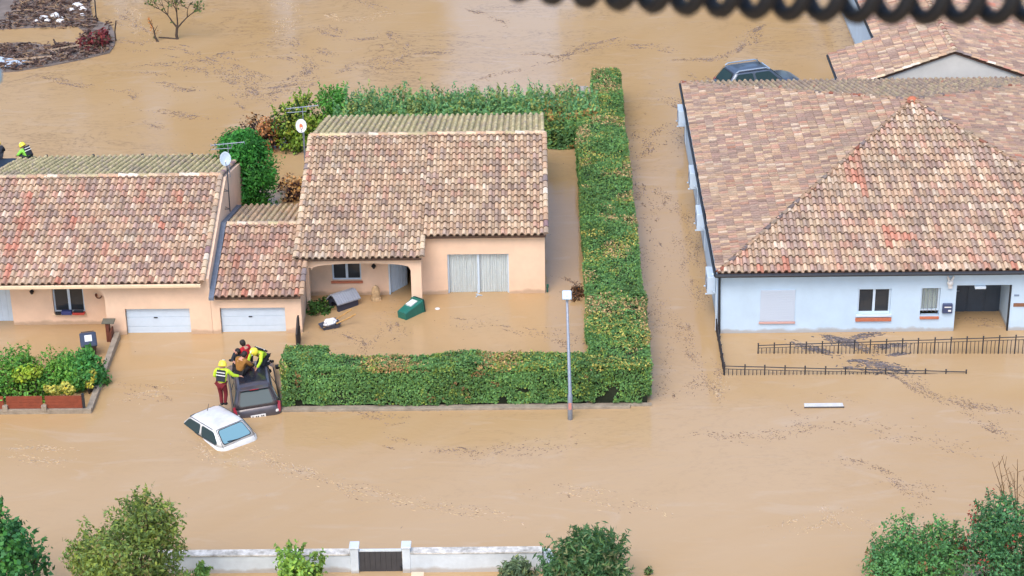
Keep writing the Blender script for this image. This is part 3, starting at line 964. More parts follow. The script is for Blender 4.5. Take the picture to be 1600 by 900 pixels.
    fr.box((-4.66, -.47, 1.9), (-3.68, -.38, 1.95))
    door = fr.build("front_door", M['white_paint'], t)
    lf = MB()
    ang = R(52)
    Mx = Matrix.Translation(Vector((-4.65, -.30, 0))) @ Matrix.Rotation(ang, 4, 'Z')
    lf.box((0, 0, -1), (.95, .045, 1.9), M=Mx)
    for k in range(5):
        lf.box((.06 + .175 * k, -.018, -.9), (.2 + .175 * k, -.001, 1.8), M=Mx, bevel=.006)
    lf.build("door_leaf", M['white_paint'], door)
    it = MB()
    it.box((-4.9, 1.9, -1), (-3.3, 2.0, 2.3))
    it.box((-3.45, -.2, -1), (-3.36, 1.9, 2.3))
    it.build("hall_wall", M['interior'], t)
    lm = MB()
    lm.lathe((-5.26, -.64, 1.16), [(.0, 0), (.04, .03), (.1, .13), (.05, .2), (.0, .22)], 8)
    lm.box((-5.28, -.64, 1.3), (-5.24, -.5, 1.34))
    lm.build("wall_lamp", M['black'], t)
centre_house()

# ------------------------------------------------------------------ white building on the right
def white_house():
    t = thing("white_house", (16, -4.1, 0), "large white building on the right with hipped tiled roof and dark gutters", "building")
    xe, ye, yb, ze = 7.5, -4.5, 15.65, 2.61
    xa, ya, za = 16.1, 6.2, 5.2
    xr = 24.7
    y = -4.11
    wl = MB()
    wall_front(wl, 7.65, 24.5, -1, 2.56, y, .25, [(12.72, 13.92, .74, 1.75), (15.02, 15.72, .62, 1.76), (16.3, 18.3, -1, 1.86)])
    wl.box((7.65, y + .25, -1), (7.9, 15.3, 2.56))
    wl.box((7.9, 15.05, -1), (24.5, 15.3, 2.56))
    wl.box((24.25, y + .25, -1), (24.5, 15.05, 2.56))
    wl.box((16.05, y + .25, -1), (16.3, -2.4, 2.5))
    wl.box((18.3, y + .25, -1), (18.55, -2.4, 2.5))
    wl.box((16.3, y + .25, 1.861), (18.3, -2.4, 2.0))
    wl.build("wall", M['white_wall'], t)
    sf = MB()
    sf.box((xe + .02, ye + .02, ze - .11), (xr - .02, yb - .02, ze - .045))
    sf.build("soffit", M['white_paint'], t)
    # four slopes meeting in one peak
    dx, df, db = xa - xe, ya - ye, yb - ya
    hips = [((xe, ye), (xa, ya)), ((xe, yb), (xa, ya)), ((xr, ye), (xa, ya)), ((xr, yb), (xa, ya))]
    def clip(p, q, inside):
        d = Vector((q[0] - p[0], q[1] - p[1], 0))
        n = Vector((-d.y, d.x, 0)).normalized()
        if n.dot(Vector((inside[0] - p[0], inside[1] - p[1], 0))) < 0:
            n = -n
        return (Vector((p[0], p[1], 0)), n)
    h = za - ze
    rf = MB()
    ins = (xa, ye)
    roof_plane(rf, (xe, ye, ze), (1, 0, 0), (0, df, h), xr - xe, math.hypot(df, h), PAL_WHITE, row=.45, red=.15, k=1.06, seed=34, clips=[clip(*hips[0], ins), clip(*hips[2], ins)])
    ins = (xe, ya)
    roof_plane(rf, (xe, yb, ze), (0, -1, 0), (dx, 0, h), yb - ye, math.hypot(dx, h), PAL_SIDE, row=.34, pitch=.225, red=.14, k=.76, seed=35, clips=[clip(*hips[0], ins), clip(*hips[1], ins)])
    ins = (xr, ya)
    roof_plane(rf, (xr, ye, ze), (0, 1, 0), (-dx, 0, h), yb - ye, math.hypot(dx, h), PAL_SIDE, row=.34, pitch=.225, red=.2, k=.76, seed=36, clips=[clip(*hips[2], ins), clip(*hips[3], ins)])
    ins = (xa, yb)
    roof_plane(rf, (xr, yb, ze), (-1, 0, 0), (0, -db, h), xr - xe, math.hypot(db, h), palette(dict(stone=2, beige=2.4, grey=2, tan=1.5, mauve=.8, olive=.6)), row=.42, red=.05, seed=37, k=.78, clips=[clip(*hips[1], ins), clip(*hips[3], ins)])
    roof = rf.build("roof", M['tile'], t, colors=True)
    rd = MB()
    for i, (p, q) in enumerate(hips):
        ridge_row(rd, (p[0], p[1], ze + .06), (q[0], q[1], za + .07), palette(dict(tan=2, brick=.8, beige=2, grey=1)), seed=40 + i, r=.085, k=.6)
    rd.build("hip_tiles", M['tile'], roof, colors=True)
    cp = MB()
    cp.lathe((xa, ya, za + .02), [(.24, -.08), (.2, .06), (.12, .14), (.0, .17)], 10)
    cp.build("peak_cap", M['terracotta'], roof, smooth=True)
    g = MB()
    r_ = .075
    g.tube([(xe - .07, ye - .08, ze - .05), (xr, ye - .08, ze - .05)], r_, 8)
    g.build("gutter", M['dark_metal'], roof)
    g = MB()
    g.tube([(xe - .07, ye - .08, ze - .05), (xe - .07, yb + .05, ze - .05)], r_ * .7, 8)
    side = g.build("gutter", M['dark_metal'], roof)
    dp = MB()
    dp.tube([(7.62, ye - .08, ze - .05), (7.62, y - .07, ze - .3), (7.69, y - .06, -1)], .045, 8)
    dp.build("downpipe", M['dark_metal'], t)
    dp = MB()
    dp.tube([(7.35, ye + .1, ze - .05), (7.56, y + .25, ze - .35), (7.58, y + .3, -1)], .035, 8)
    dp.build("downpipe", M['white_paint'], t)
    # openings along the front
    sh = MB()
    sh.box((9.15, y - .035, .48), (10.42, y - .003, 1.76), bevel=.006)
    for k in range(14):
        sh.box((9.2, y - .046, .52 + .087 * k), (10.37, y - .036, .595 + .087 * k))
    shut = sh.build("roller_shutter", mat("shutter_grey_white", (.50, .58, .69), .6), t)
    b = MB()
    b.box((9.12, y - .07, .40), (10.45, y - .003, .475), bevel=.01)
    b.build("sill", mat("rosy_sill", S(205, 165, 158, .9), .8), shut)
    window(t, 12.72, 13.92, .74, 1.75, y + .1, 2, sill_mat='white_paint')
    b = MB()
    b.box((12.66, y - .08, .46), (13.98, y - .004, .60), bevel=.012)
    b.build("tile_sill", M['terracotta'], t)
    wn = window(t, 15.02, 15.72, .80, 1.76, y + .12, 1, pane='pane_clear', sill=False)
    c = MB()
    n = 40
    vs = [(15.08 + .58 * k / n, y + .2 + .02 * math.sin(k * 1.1), z) for z in (.86, 1.7) for k in range(n + 1)]
    c.add(vs, [(k, k + 1, n + 2 + k, n + 1 + k) for k in range(n)])
    c.build("curtain", mat("lace_curtain", S(200, 212, 212, .85), .9), wn)
    for k in range(4):
        br = MB()
        br.tube([(15.14 + .15 * k, y + .04, .78), (15.14 + .15 * k, y + .04, 1.76)], .012, 6)
        br.build("window_bar", M['galv'], wn)
    b = MB()
    b.box((15.02, y - .06, .52), (15.72, y + .1, .615), bevel=.008)
    b.build("sill", M['terracotta'], wn)
    # entrance: dark panelled door set back in the opening
    d = MB()
    d.box((16.3, -2.46, -1), (18.3, -2.4, 1.86))
    for a, b_ in ((16.42, 17.0), (17.08, 17.66), (17.74, 18.2)):
        d.box((a, -2.485, -.9), (b_, -2.462, 1.7), bevel=.008)
    dr = d.build("entrance_door", mat("slate_door_paint", S(66, 78, 92, .9), .5, .1, 4), t)
    hd = MB()
    hd.box((16.55, -2.53, .85), (16.75, -2.49, .89), bevel=.008)
    hd.build("handle", M['galv'], dr)
    cl = MB()
    cl.box((16.95, -4.2, 1.74), (17.35, -4.0, 1.84), bevel=.01)
    cl.build("lintel_lamp", M['white_paint'], t)
    tr = MB()
    tr.box((18.24, -4.14, -1), (18.3, -4.06, 1.86))
    tr.build("door_track", M['dark_metal'], t)
    # lamp with two raised white lobes beside the entrance
    lp = MB()
    lp.lathe((16.03, y - .09, 1.92), [(.0, -.02), (.09, .0), (.12, .08), (.1, .16), (.0, .2)], 12)
    lp.tube([(15.99, y - .09, 2.08), (15.92, y - .1, 2.28)], [.05, .035], 8)
    lp.tube([(16.07, y - .09, 2.08), (16.15, y - .1, 2.28)], [.05, .035], 8)
    lp.box((15.97, y - .12, 1.78), (16.12, y - .002, 1.91), bevel=.01)
    lp.build("wall_lamp", mat("frosted_lamp", (.66, .67, .68), .35), t, smooth=False)
    # house number and brown name board
    nm = MB()
    nm.box((18.42, y - .02, 1.40), (18.60, y - .003, 1.47), bevel=.004)
    nm.build("number_plate", mat("grey_plate", S(120, 140, 165), .5), t)
    nb = MB()
    nb.box((18.42, y - .03, .98), (19.35, y - .003, 1.12), bevel=.006)
    nb.build("name_board", mat("name_board_wood", S(150, 105, 80, .8), .7, .35, 20), t)
    return t
white_house()

mb = thing("letter_box", (16.0, -4.13, .97), "dark blue letter box on the white wall left of the entrance", "letter box")
b = MB(); b.box((15.82, -4.24, .78), (16.18, -4.115, 1.15), bevel=.015); b.build("case", mat("letterbox_blue", S(70, 82, 118, .8), .45), mb)
b = MB(); b.box((15.88, -4.25, 1.02), (16.13, -4.241, 1.06)); b.build("slot", M['reflective'], mb)
b = MB(); b.box((16.02, -4.25, .86), (16.13, -4.241, .93)); b.build("card", M['reflective'], mb)

# air conditioners on the side wall
def air_con(name_y, z, label, w_=.95, h_=.72):
    t = thing("air_conditioner", (7.64, name_y, z), label, "air conditioner", "air conditioners on the side wall")
    x0 = 7.64
    b = MB(); b.box((x0 - .36, name_y - w_ / 2, z), (x0 - .05, name_y + w_ / 2, z + h_), bevel=.025); c = b.build("case", M['white_paint'], t)
    g = MB()
    Mx = Matrix.Rotation(R(-90), 3, 'Y')
    g.lathe((x0 - .362, name_y - .12, z + h_ / 2), [(.28, 0), (.28, .02), (.24, .02), (.24, .006), (.05, .006), (.05, .02), (0, .02)], 20, M=Mx)
    g.build("fan_grille", M['galv'], c)
    for s_ in (-1, 1):
        k = MB(); k.box((x0 - .42, name_y + s_ * .34 - .02, z - .05), (x0, name_y + s_ * .34 + .02, z - .004)); k.box((x0 - .03, name_y + s_ * .34 - .02, z - .4), (x0, name_y + s_ * .34 + .02, z - .05))
        k.build("bracket", M['white_paint'], t)
    p = MB(); p.tube([(x0 - .2, name_y - w_ / 2 - .03, z + .2), (x0 - .05, name_y - w_ / 2 - .1, z + .1), (x0 - .03, name_y - w_ / 2 - .1, z - .8)], .02, 6); p.build("pipe", M['white_paint'], t)
air_con(14.4, 1.2, "white air conditioner highest in the photo, near the far corner of the white side wall")
air_con(7.0, 1.3, "white air conditioner second from the far corner on the white side wall")
air_con(2.9, 1.25, "white air conditioner third from the far corner, just before the middle of the side wall", 1.0)
air_con(-2.6, 1.1, "white air conditioner nearest the front corner of the white side wall")

# ------------------------------------------------------------------ second roof behind
def back_house():
    t = thing("gabled_house", (19.7, 17.5, 0), "white gabled house at the top right corner behind the large hipped building", "house")
    s = .36
    xr_, zr = 19.7, 3.75
    yg, ys, yb = 16.35, 21.0, 42
    xw, xm, xe2 = 14.75, 16.85, 24.8
    zw, zm = zr - s * (xr_ - xw), zr - s * (xr_ - xm)
    wl = MB()
    gw = MB(); gw.prism([(xw + .3, yg, -1), (xe2 - .3, yg, -1), (xe2 - .3, yg, zr - s * (xe2 - .3 - xr_) - .06), (xr_, yg, zr - .06), (xw + .3, yg, zr - s * (xr_ - xw - .3) - .06)], (0, .25, 0))
    gw.build("gable_wall", M['gable'], t)
    wl.box((xw + .3, yg + .25, -1), (xw + .55, ys - .1, zw + .02))
    wl.box((xm + .2, ys - .1, -1), (xm + .45, yb - .3, zm))
    wl.box((xw + .55, ys - .35, -1), (xm + .2, ys - .1, zw))
    wl.build("wall", M['white_wall'], t)
    rf = MB()
    V = (xr_ - xw, 0, zr - zw)
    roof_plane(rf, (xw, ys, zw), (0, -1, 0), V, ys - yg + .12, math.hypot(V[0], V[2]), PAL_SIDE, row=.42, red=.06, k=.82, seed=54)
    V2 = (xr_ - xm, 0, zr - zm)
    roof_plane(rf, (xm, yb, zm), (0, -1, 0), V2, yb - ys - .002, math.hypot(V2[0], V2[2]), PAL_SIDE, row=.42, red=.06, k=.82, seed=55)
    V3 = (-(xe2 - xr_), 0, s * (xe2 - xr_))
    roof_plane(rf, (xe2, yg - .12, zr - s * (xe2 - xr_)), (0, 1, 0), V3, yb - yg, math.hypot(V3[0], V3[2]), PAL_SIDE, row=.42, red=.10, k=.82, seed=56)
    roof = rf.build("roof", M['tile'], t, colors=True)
    rd = MB()
    ridge_row(rd, (xr_, yg - .12, zr + .06), (xr_, yb, zr + .06), palette(dict(tan=2, cream=2, pink=1.5, beige=1)), seed=61)
    rd.build("ridge_tiles", M['tile'], roof, colors=True)
    vr = MB()
    ridge_row(vr, (xw, yg - .12, zw + .05), (xr_, yg - .12, zr + .05), PAL_RIDGE, r=.09, seed=62)
    vr.build("verge_tiles", M['tile'], roof, colors=True)
    vr = MB()
    ridge_row(vr, (xe2, yg - .12, zr - s * (xe2 - xr_) + .05), (xr_, yg - .12, zr + .05), PAL_SIDE, r=.09, seed=63)
    vr.build("verge_tiles", M['tile'], roof, colors=True)
    for (xa, za, y0, y1) in ((xw, zw, yg, ys), (xm, zm, ys, yb)):
        g = MB(); g.tube([(xa - .06, y0, za - .02), (xa - .06, y1, za - .02)], .06, 8); g.build("gutter", M['dark_metal'], roof)
    dp = MB(); dp.tube([(xw - .02, 17.4, zw - .05), (xw + .24, 17.3, zw - .3), (xw + .24, 17.3, -1)], .04, 8); dp.build("downpipe", M['dark_metal'], t)
back_house()

# ================================================================== VEGETATION
def leaf_arrays(C, Nv, size, col, elong=1.7, droop=.25, jit=.75):
    """one small folded-diamond face per leaf; returns verts, faces, colours"""
    n = len(C)
    Nv = Nv + nrg.normal(0, jit, (n, 3))
    Nv /= np.linalg.norm(Nv, axis=1)[:, None] + 1e-9
    rnd = nrg.normal(0, 1, (n, 3)) + np.array([0, 0, -droop])
    T = np.cross(Nv, rnd)
    T /= np.linalg.norm(T, axis=1)[:, None] + 1e-9
    B = np.cross(Nv, T)
    L_ = (size * elong * .5)[:, None]
    Wd = (size * .5)[:, None]
    fold = Nv * (size * .12)[:, None]
    V = np.stack([C - T * L_, C + B * Wd + fold - T * L_ * .1, C + T * L_, C - B * Wd + fold - T * L_ * .1], axis=1).reshape(-1, 3)
    return V, col

def leaf_object(name, sets, mats, parent=None, origin=None, core=None):
    Vs = np.concatenate([s[0] for s in sets])
    Cs = np.concatenate([s[1] for s in sets])
    nl = len(Cs)
    off = Vector((0, 0, 0))
    if origin is not None:
        off = Vector(origin)
    elif parent is not None:
        q = parent
        while q is not None:
            off += q.location
            q = q.parent
    Vs = Vs - np.array(off)
    nv0 = len(Vs)
    faces_extra = []
    if core is not None:
        cv = np.array([tuple(Vector(v) - off) for v in core.v])
        Vs = np.concatenate([Vs, cv])
        faces_extra = [[i + nv0 for i in f] for f in core.f]
    me = bpy.data.meshes.new(name)
    loops = list(range(nl * 4)) + [i for f in faces_extra for i in f]
    starts = list(range(0, nl * 4, 4))
    s_ = nl * 4
    for f in faces_extra:
        starts.append(s_)
        s_ += len(f)
    me.vertices.add(len(Vs))
    me.vertices.foreach_set("co", Vs.astype(np.float32).ravel())
    me.loops.add(len(loops))
    me.loops.foreach_set("vertex_index", loops)
    me.polygons.add(len(starts))
    me.polygons.foreach_set("loop_start", starts)
    for m in mats:
        me.materials.append(m)
    if len(mats) > 1:
        me.polygons.foreach_set("material_index", [0] * nl + [1] * len(faces_extra))
    at = me.attributes.new("col", 'FLOAT_COLOR', 'FACE')
    cc = np.ones((len(starts), 4), dtype=np.float32)
    cc[:nl, :3] = Cs
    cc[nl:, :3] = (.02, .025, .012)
    at.data.foreach_set("color", cc.ravel())
    me.update(calc_edges=True)
    me.validate()
    o = bpy.data.objects.new(name, me)
    COL.objects.link(o)
    if origin is not None:
        o.location = off
    if parent is not None:
        o.parent = parent
    return o

def leaf_colors(P, base, spread=.35, accents=(), seed=0):
    """per-leaf own colour: clumps of lighter and darker growth plus patches of turned leaves"""
    n = len(P)
    k = 1 + spread * (vnoise(P + seed, 1.6) - .5) * 1.6 + nrg.normal(0, spread * .45, n)
    k = np.clip(k, .35, 2.0)
    col = np.array(base)[None, :] * k[:, None]
    yel = np.clip(nrg.normal(0, .5, n), 0, 1)[:, None]
    col = col + yel * np.array(base)[None, :] * np.array([.8, .35, -.2])
    for c, sc, th, prob, zmask in accents:
        msk = (vnoise(P + 31 + seed, sc) + .35 * (vnoise(P + 57, sc * 3.1) - .5) + nrg.normal(0, .05, n) > th) & (nrg.random(n) < prob)
        if zmask is not None:
            msk &= zmask
        cc = np.array(c)[None, :] * nrg.uniform(.6, 1.25, (n, 1))
        col[msk] = cc[msk]
    return np.clip(col, .004, .9)

def hedge(name, label, boxes, base, dens=420, size=(.036, .07), accents=None, rough=.10, group="clipped hedges round the garden", taper=.06, top_light=1.0):
    sets = []
    core = MB()
    for (x0, x1, y0, y1, z1, sides) in boxes:
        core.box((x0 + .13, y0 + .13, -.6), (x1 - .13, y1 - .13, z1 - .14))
        faces = [('t', (x1 - x0) * (y1 - y0))]
        for s in sides:
            faces.append((s, ((y1 - y0) if s in 'lr' else (x1 - x0)) * z1))
        for f, area in faces:
            n = int(area * dens)
            u, v, d = nrg.random(n), nrg.random(n), np.abs(nrg.normal(0, .06, n))
            if f == 't':
                P = np.stack([x0 + u * (x1 - x0), y0 + v * (y1 - y0), np.full(n, z1)], 1)
                Nn = np.tile([0, 0, 1.0], (n, 1))
            elif f in 'lr':
                P = np.stack([np.full(n, x0 if f == 'l' else x1), y0 + u * (y1 - y0), v * z1], 1)
                Nn = np.tile([-1.0 if f == 'l' else 1.0, 0, .35], (n, 1))
            else:
                P = np.stack([x0 + u * (x1 - x0), np.full(n, y0 if f == 'f' else y1), v * z1], 1)
                Nn = np.tile([0, -1.0 if f == 'f' else 1.0, .35], (n, 1))
            bump = (vnoise(P, .7) - .5) * rough * 1.9 + (vnoise(P, 2.2) - .5) * rough * 1.2 + (vnoise(P, 5.5) - .5) * rough * 1.0
            un = Nn / np.linalg.norm(Nn, axis=1)[:, None]
            # rounded shoulders
            P = P + un * (bump - d)[:, None] + nrg.normal(0, .02, (n, 3))
            P[:, 2] = np.maximum(P[:, 2], .07 + .12 * vnoise(P, 2.3))
            if f != 't':
                kp = (vnoise(P + 9, 2.4) > .16 + .22 * np.clip(1 - P[:, 2] / .55, 0, 1))
                P, Nn = P[kp], Nn[kp]
            n = len(P)
            sz = nrg.uniform(size[0], size[1], n)
            top = P[:, 2] > z1 - .22
            acc = [(c, sc, th, pr, top if tm else None) for c, sc, th, pr, tm in (accents or [])]
            sets.append(leaf_arrays(P, Nn, sz, leaf_colors(P, base, .42, acc)))
    bx = boxes[0]
    o = leaf_object(name, sets, [M['leaf'], M['hedge_core']], origin=((bx[0] + bx[1]) / 2, (bx[2] + bx[3]) / 2, 0), core=core)
    return tag(o, label, "hedge", group)

G_HEDGE = S(102, 148, 88, .95)
ACC = [(S(216, 178, 124, .85), .75, .66, .62, True), (S(190, 195, 95, .8), 1.3, .62, .28, True), (S(170, 190, 90, .8), 2.0, .7, .3, False), (S(175, 135, 90, .8), 2.2, .86, .4, False)]
hedge("clipped_hedge", "green hedge running along the road behind the lamp post, brown leaves on top",
      [(-7.9, 2.78, -9.55, -8.42, 1.55, 'flb'), (-7.9, -6.4, -8.42, -7.5, 1.45, 'lrb')], G_HEDGE, accents=ACC, dens=1000)
hedge("clipped_hedge", "long broad hedge beside the alley, yellow and brown leaf patches on top",
      [(2.8, 4.88, -9.62, 14.6, 1.6, 'frbl'), (3.68, 4.9, 14.55, 20.4, 1.62, 'rbl')], G_HEDGE, accents=[(S(226, 192, 138, .85), .8, .58, .5, True), (S(215, 205, 110, .85), 1.2, .54, .3, True), (S(150, 185, 85, .8), 2.0, .72, .25, False)], dens=860)

def rear_hedge():
    boxes = [(-8.0, 3.75, 14.5, 16.9, 1.75, 'frlb')]
    sets, core = [], MB()
    for (x0, x1, y0, y1, z1, _) in boxes:
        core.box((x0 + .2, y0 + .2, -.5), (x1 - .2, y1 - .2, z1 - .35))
        n = 24000
        P = np.stack([x0 + nrg.random(n) * (x1 - x0), y0 + nrg.random(n) * (y1 - y0), nrg.random(n) ** .7 * z1], 1)
        e = nrg.random(n)
        P[e < .5, 1] = y0 + np.abs(nrg.normal(0, .12, (e < .5).sum()))
        P[:, 1] += (vnoise(P, .9) - .5) * .5
        P[:, 2] += (vnoise(P, 1.1) - .5) * .6
        P[:, 2] = np.maximum(P[:, 2], .06)
        Nn = np.tile([0, -.7, .7], (n, 1))
        brown = P[:, 0] > .9
        col = leaf_colors(P, S(104, 154, 100, .95), .45, [(S(200, 160, 95, .8), 1.1, .52, .5, brown), (S(170, 190, 100, .8), 1.8, .62, .35, None)])
        sets.append(leaf_arrays(P, Nn, nrg.uniform(.06, .12, n), col))
        # upright shoots
        for _ in range(620):
            x, y = rng.uniform(x0, x1), rng.uniform(y0 + .1, y1 + .3)
            h = rng.uniform(.35, .85) * (1.25 if rng.random() < .15 else 1)
            k = 16
            t = np.linspace(0, 1, k)
            lx, ly = rng.gauss(0, .12), rng.gauss(0, .1)
            Q = np.stack([x + lx * t + nrg.normal(0, .035, k), y + ly * t + nrg.normal(0, .035, k), z1 - .3 + h * t], 1)
            Nq = nrg.normal(0, 1, (k, 3))
            b = S(112, 164, 112, .95) if rng.random() < .75 else S(160, 180, 110, .8)
            sets.append(leaf_arrays(Q, Nq, nrg.uniform(.05, .09, k), leaf_colors(Q, b, .35), elong=2.4))
    o = leaf_object("overgrown_hedge", sets, [M['leaf'], M['hedge_core']], origin=(-2.6, 15.4, 0), core=core)
    tag(o, "tall untrimmed hedge with upright shoots behind the centre house roof", "hedge")
rear_hedge()

def bush(name, label, base, blobs, col, n, size, cat="bush", accents=(), group=None, elong=1.7, stems=True, core_r=.62, droop=.25, jit=.75, up=.35, fuzz=.16, tree=False, trunk_r=.09, spikes=0, spike_h=.5, wl=0.0):
    """plant from a base point: stems reach into leafy clumps (centre, radius, squash)"""
    t = thing(name, base, label, cat, group)
    b = Vector(base)
    st = MB()
    if tree:
        top = sum((Vector(c) for c, *_ in blobs), Vector()) / len(blobs)
        top.z = b.z + (top.z - b.z) * .45
        st.tube([b + Vector((0, 0, -.8)), b * .6 + top * .4 + Vector((.06, .03, 0)), top], [trunk_r * 1.25, trunk_r, trunk_r * .75], 8)
        src = top
    else:
        src = b + Vector((0, 0, -.3))
    for c, r, *_ in blobs:
        c = Vector(c)
        mid = src.lerp(c, .5) + Vector((rng.gauss(0, .08), rng.gauss(0, .08), .06))
        st.tube([src, mid, c], [trunk_r * .5, trunk_r * .34, trunk_r * .14], 6)
        for _ in range(5):
            e = c + Vector((rng.gauss(0, 1), rng.gauss(0, 1), rng.gauss(.4, .8))).normalized() * r * .9
            st.tube([c, c.lerp(e, .5) + Vector((0, 0, .03)), e], [trunk_r * .14, trunk_r * .1, trunk_r * .05], 5)
    st.build("trunk" if tree else "stems", M['bark'], t)
    sets = []
    tot = sum(r ** 2 for c, r, *_ in blobs)
    for bl in blobs:
        c, r = bl[0], bl[1]
        sq = bl[2] if len(bl) > 2 else (1, 1, 1)
        k = int(n * r * r / tot)
        D = nrg.normal(0, 1, (k, 3))
        D /= np.linalg.norm(D, axis=1)[:, None]
        rad = r * (1 - np.abs(nrg.normal(0, .28, k)))
        lump = 1 + (vnoise(D * 2 + np.array(c) * 3, 1.3) - .5) * .7
        P = np.array(c) + D * (rad * lump)[:, None] * np.array(sq) + nrg.normal(0, fuzz * r * .5, (k, 3))
        keep = (vnoise(P + 7, 2.2 / max(r, .3)) > .30)
        P, D = P[keep], D[keep]
        P[:, 2] = np.maximum(P[:, 2], wl + .02)
        Nn = D + np.array([0, 0, up])
        sets.append(leaf_arrays(P, Nn, nrg.uniform(size[0], size[1], len(P)), leaf_colors(P, bl[3] if len(bl) > 3 else col, .45, accents), elong=elong, droop=droop, jit=jit))
        for _ in range(int(spikes * r * r / tot)):
            d = Vector((rng.gauss(0, .6), rng.gauss(0, .6), abs(rng.gauss(.8, .4)))).normalized()
            p0 = Vector(c) + Vector((d.x * sq[0], d.y * sq[1], d.z * sq[2])) * r * .85
            q = 14
            tt = np.linspace(0, 1, q)[:, None]
            d2 = (d + Vector((0, 0, .5))).normalized()
            Q = np.array(p0) + tt * np.array(d2) * spike_h * rng.uniform(.5, 1.1) + nrg.normal(0, .025, (q, 3))
            sets.append(leaf_arrays(Q, nrg.normal(0, 1, (q, 3)), nrg.uniform(size[0], size[1], q) * .8, leaf_colors(Q, bl[3] if len(bl) > 3 else col, .4, accents), elong=elong * 1.4))
    leaf_object("crown" if tree else "foliage", sets, [M['leaf']], parent=t)
    return t

def cloud(c, rx, ry, rz, n, r, seed):
    q = random.Random(seed)
    out = []
    for i in range(n):
        a = q.random() * 6.283
        u = q.uniform(-.9, 1)
        k = math.sqrt(max(0, 1 - u * u)) * q.uniform(.6, 1.0)
        out.append(((c[0] + rx * k * math.cos(a), c[1] + ry * k * math.sin(a), c[2] + rz * u), r * q.uniform(.75, 1.25)))
    return out

# behind the houses
bush("conifer_bush", "dense rounded dark green conifer behind the garage between the two peach houses", (-10.95, 7.0, 0),
     [((-10.95, 7.2, 1.9), 1.45, (1.0, .95, 1.3))] + cloud((-10.95, 7.2, 2.0), .95, .9, 1.5, 18, .62, 3), S(56, 126, 52, 1.09), 26000, (.045, .085), elong=2.2, fuzz=.05, jit=.6)
bush("withered_bush", "rust brown half dead bush behind the round conifer", (-11.5, 14.8, 0), cloud((-11.4, 14.9, .75), .9, .6, .5, 9, .5, 4), S(168, 124, 84, 1.03), 2600, (.06, .12), accents=[(S(60, 42, 40, .8), 1.2, .5, .7, None), (S(190, 140, 80, .8), 1.8, .6, .4, None)])
bush("yellow_green_bush", "yellow green leafy bush beside the dish with the orange mark", (-9.7, 14.8, 0), cloud((-9.6, 14.9, .95), 1.0, .7, .7, 10, .6, 5), S(120, 158, 62, 0.98), 4200, (.07, .13), accents=[(S(190, 200, 90, .85), 1.2, .55, .5, None), (S(60, 90, 45, .8), 1.1, .55, .6, None)], spikes=60)
bush("tall_green_bush", "bushy bright green shrub at the left end of the untrimmed rear hedge", (-8.2, 15.8, 0), cloud((-8.1, 15.8, 1.2), .7, .6, .7, 8, .55, 15), S(84, 150, 66, 0.98), 3000, (.06, .11), spikes=80)
bush("dry_bush", "small tan dry bush in the flooded gap behind the garage roof", (-9.4, 9.3, 0), cloud((-9.35, 9.4, .3), .75, .6, .3, 8, .35, 6), S(205, 165, 112, 1.03), 1900, (.06, .11), accents=[(S(95, 70, 65, .8), 1.3, .5, .7, None)])
bush("ivy_clump", "low green creeping plant against the garage wall at the porch corner", (-7.3, -1.9, 0), cloud((-7.28, -1.95, .12), .42, .75, .18, 8, .26, 7), S(70, 112, 52, 0.92), 900, (.05, .1))
bush("dead_shrub", "brown leafless tangle at the foot of the long hedge behind the lamp head", (2.45, -1.2, 0), cloud((2.5, -.8, .12), .16, .6, .14, 6, .2, 8), S(120, 92, 70, 0.92), 420, (.04, .09), accents=[(S(70, 58, 50, .8), 1.2, .5, .7, None)])

# front garden at the left
bush("garden_shrub", "big mid green shrub in the walled garden in front of the peach house porch", (-17.2, -8.3, 0), cloud((-17.3, -8.1, .55), 2.3, 1.2, .38, 26, .6, 9), S(92, 148, 66, 1.09), 17000, (.045, .09), accents=[(S(120, 170, 62, .85), .9, .55, .5, None)], spikes=90, spike_h=.35)
bush("garden_shrub", "darker green shrub by the grey bin in the corner of the walled garden", (-15.0, -6.9, 0), cloud((-15.0, -7.6, .5), .45, .85, .36, 9, .46, 10), S(72, 134, 68, 1.06), 4200, (.06, .12), spikes=40, spike_h=.35)
bush("yellow_shrub", "lime yellow shrub in the middle of the walled garden", (-16.9, -8.7, 0), cloud((-16.8, -8.7, .92), .45, .3, .15, 5, .28, 11), S(150, 180, 66, 0.98), 700, (.06, .11))
bush("yellow_shrub", "pale yellow shrub overhanging the brown fence panels at the garden front", (-15.6, -9.0, 0), cloud((-15.7, -9.2, .62), .5, .2, .15, 5, .18, 12), S(200, 202, 100, 0.98), 600, (.05, .1))
bush("yellow_shrub", "small yellow shrub by the side wall of the garden", (-14.8, -8.3, 0), cloud((-14.75, -8.4, .65), .18, .25, .2, 4, .18, 13), S(190, 195, 90, 0.98), 320, (.05, .1))

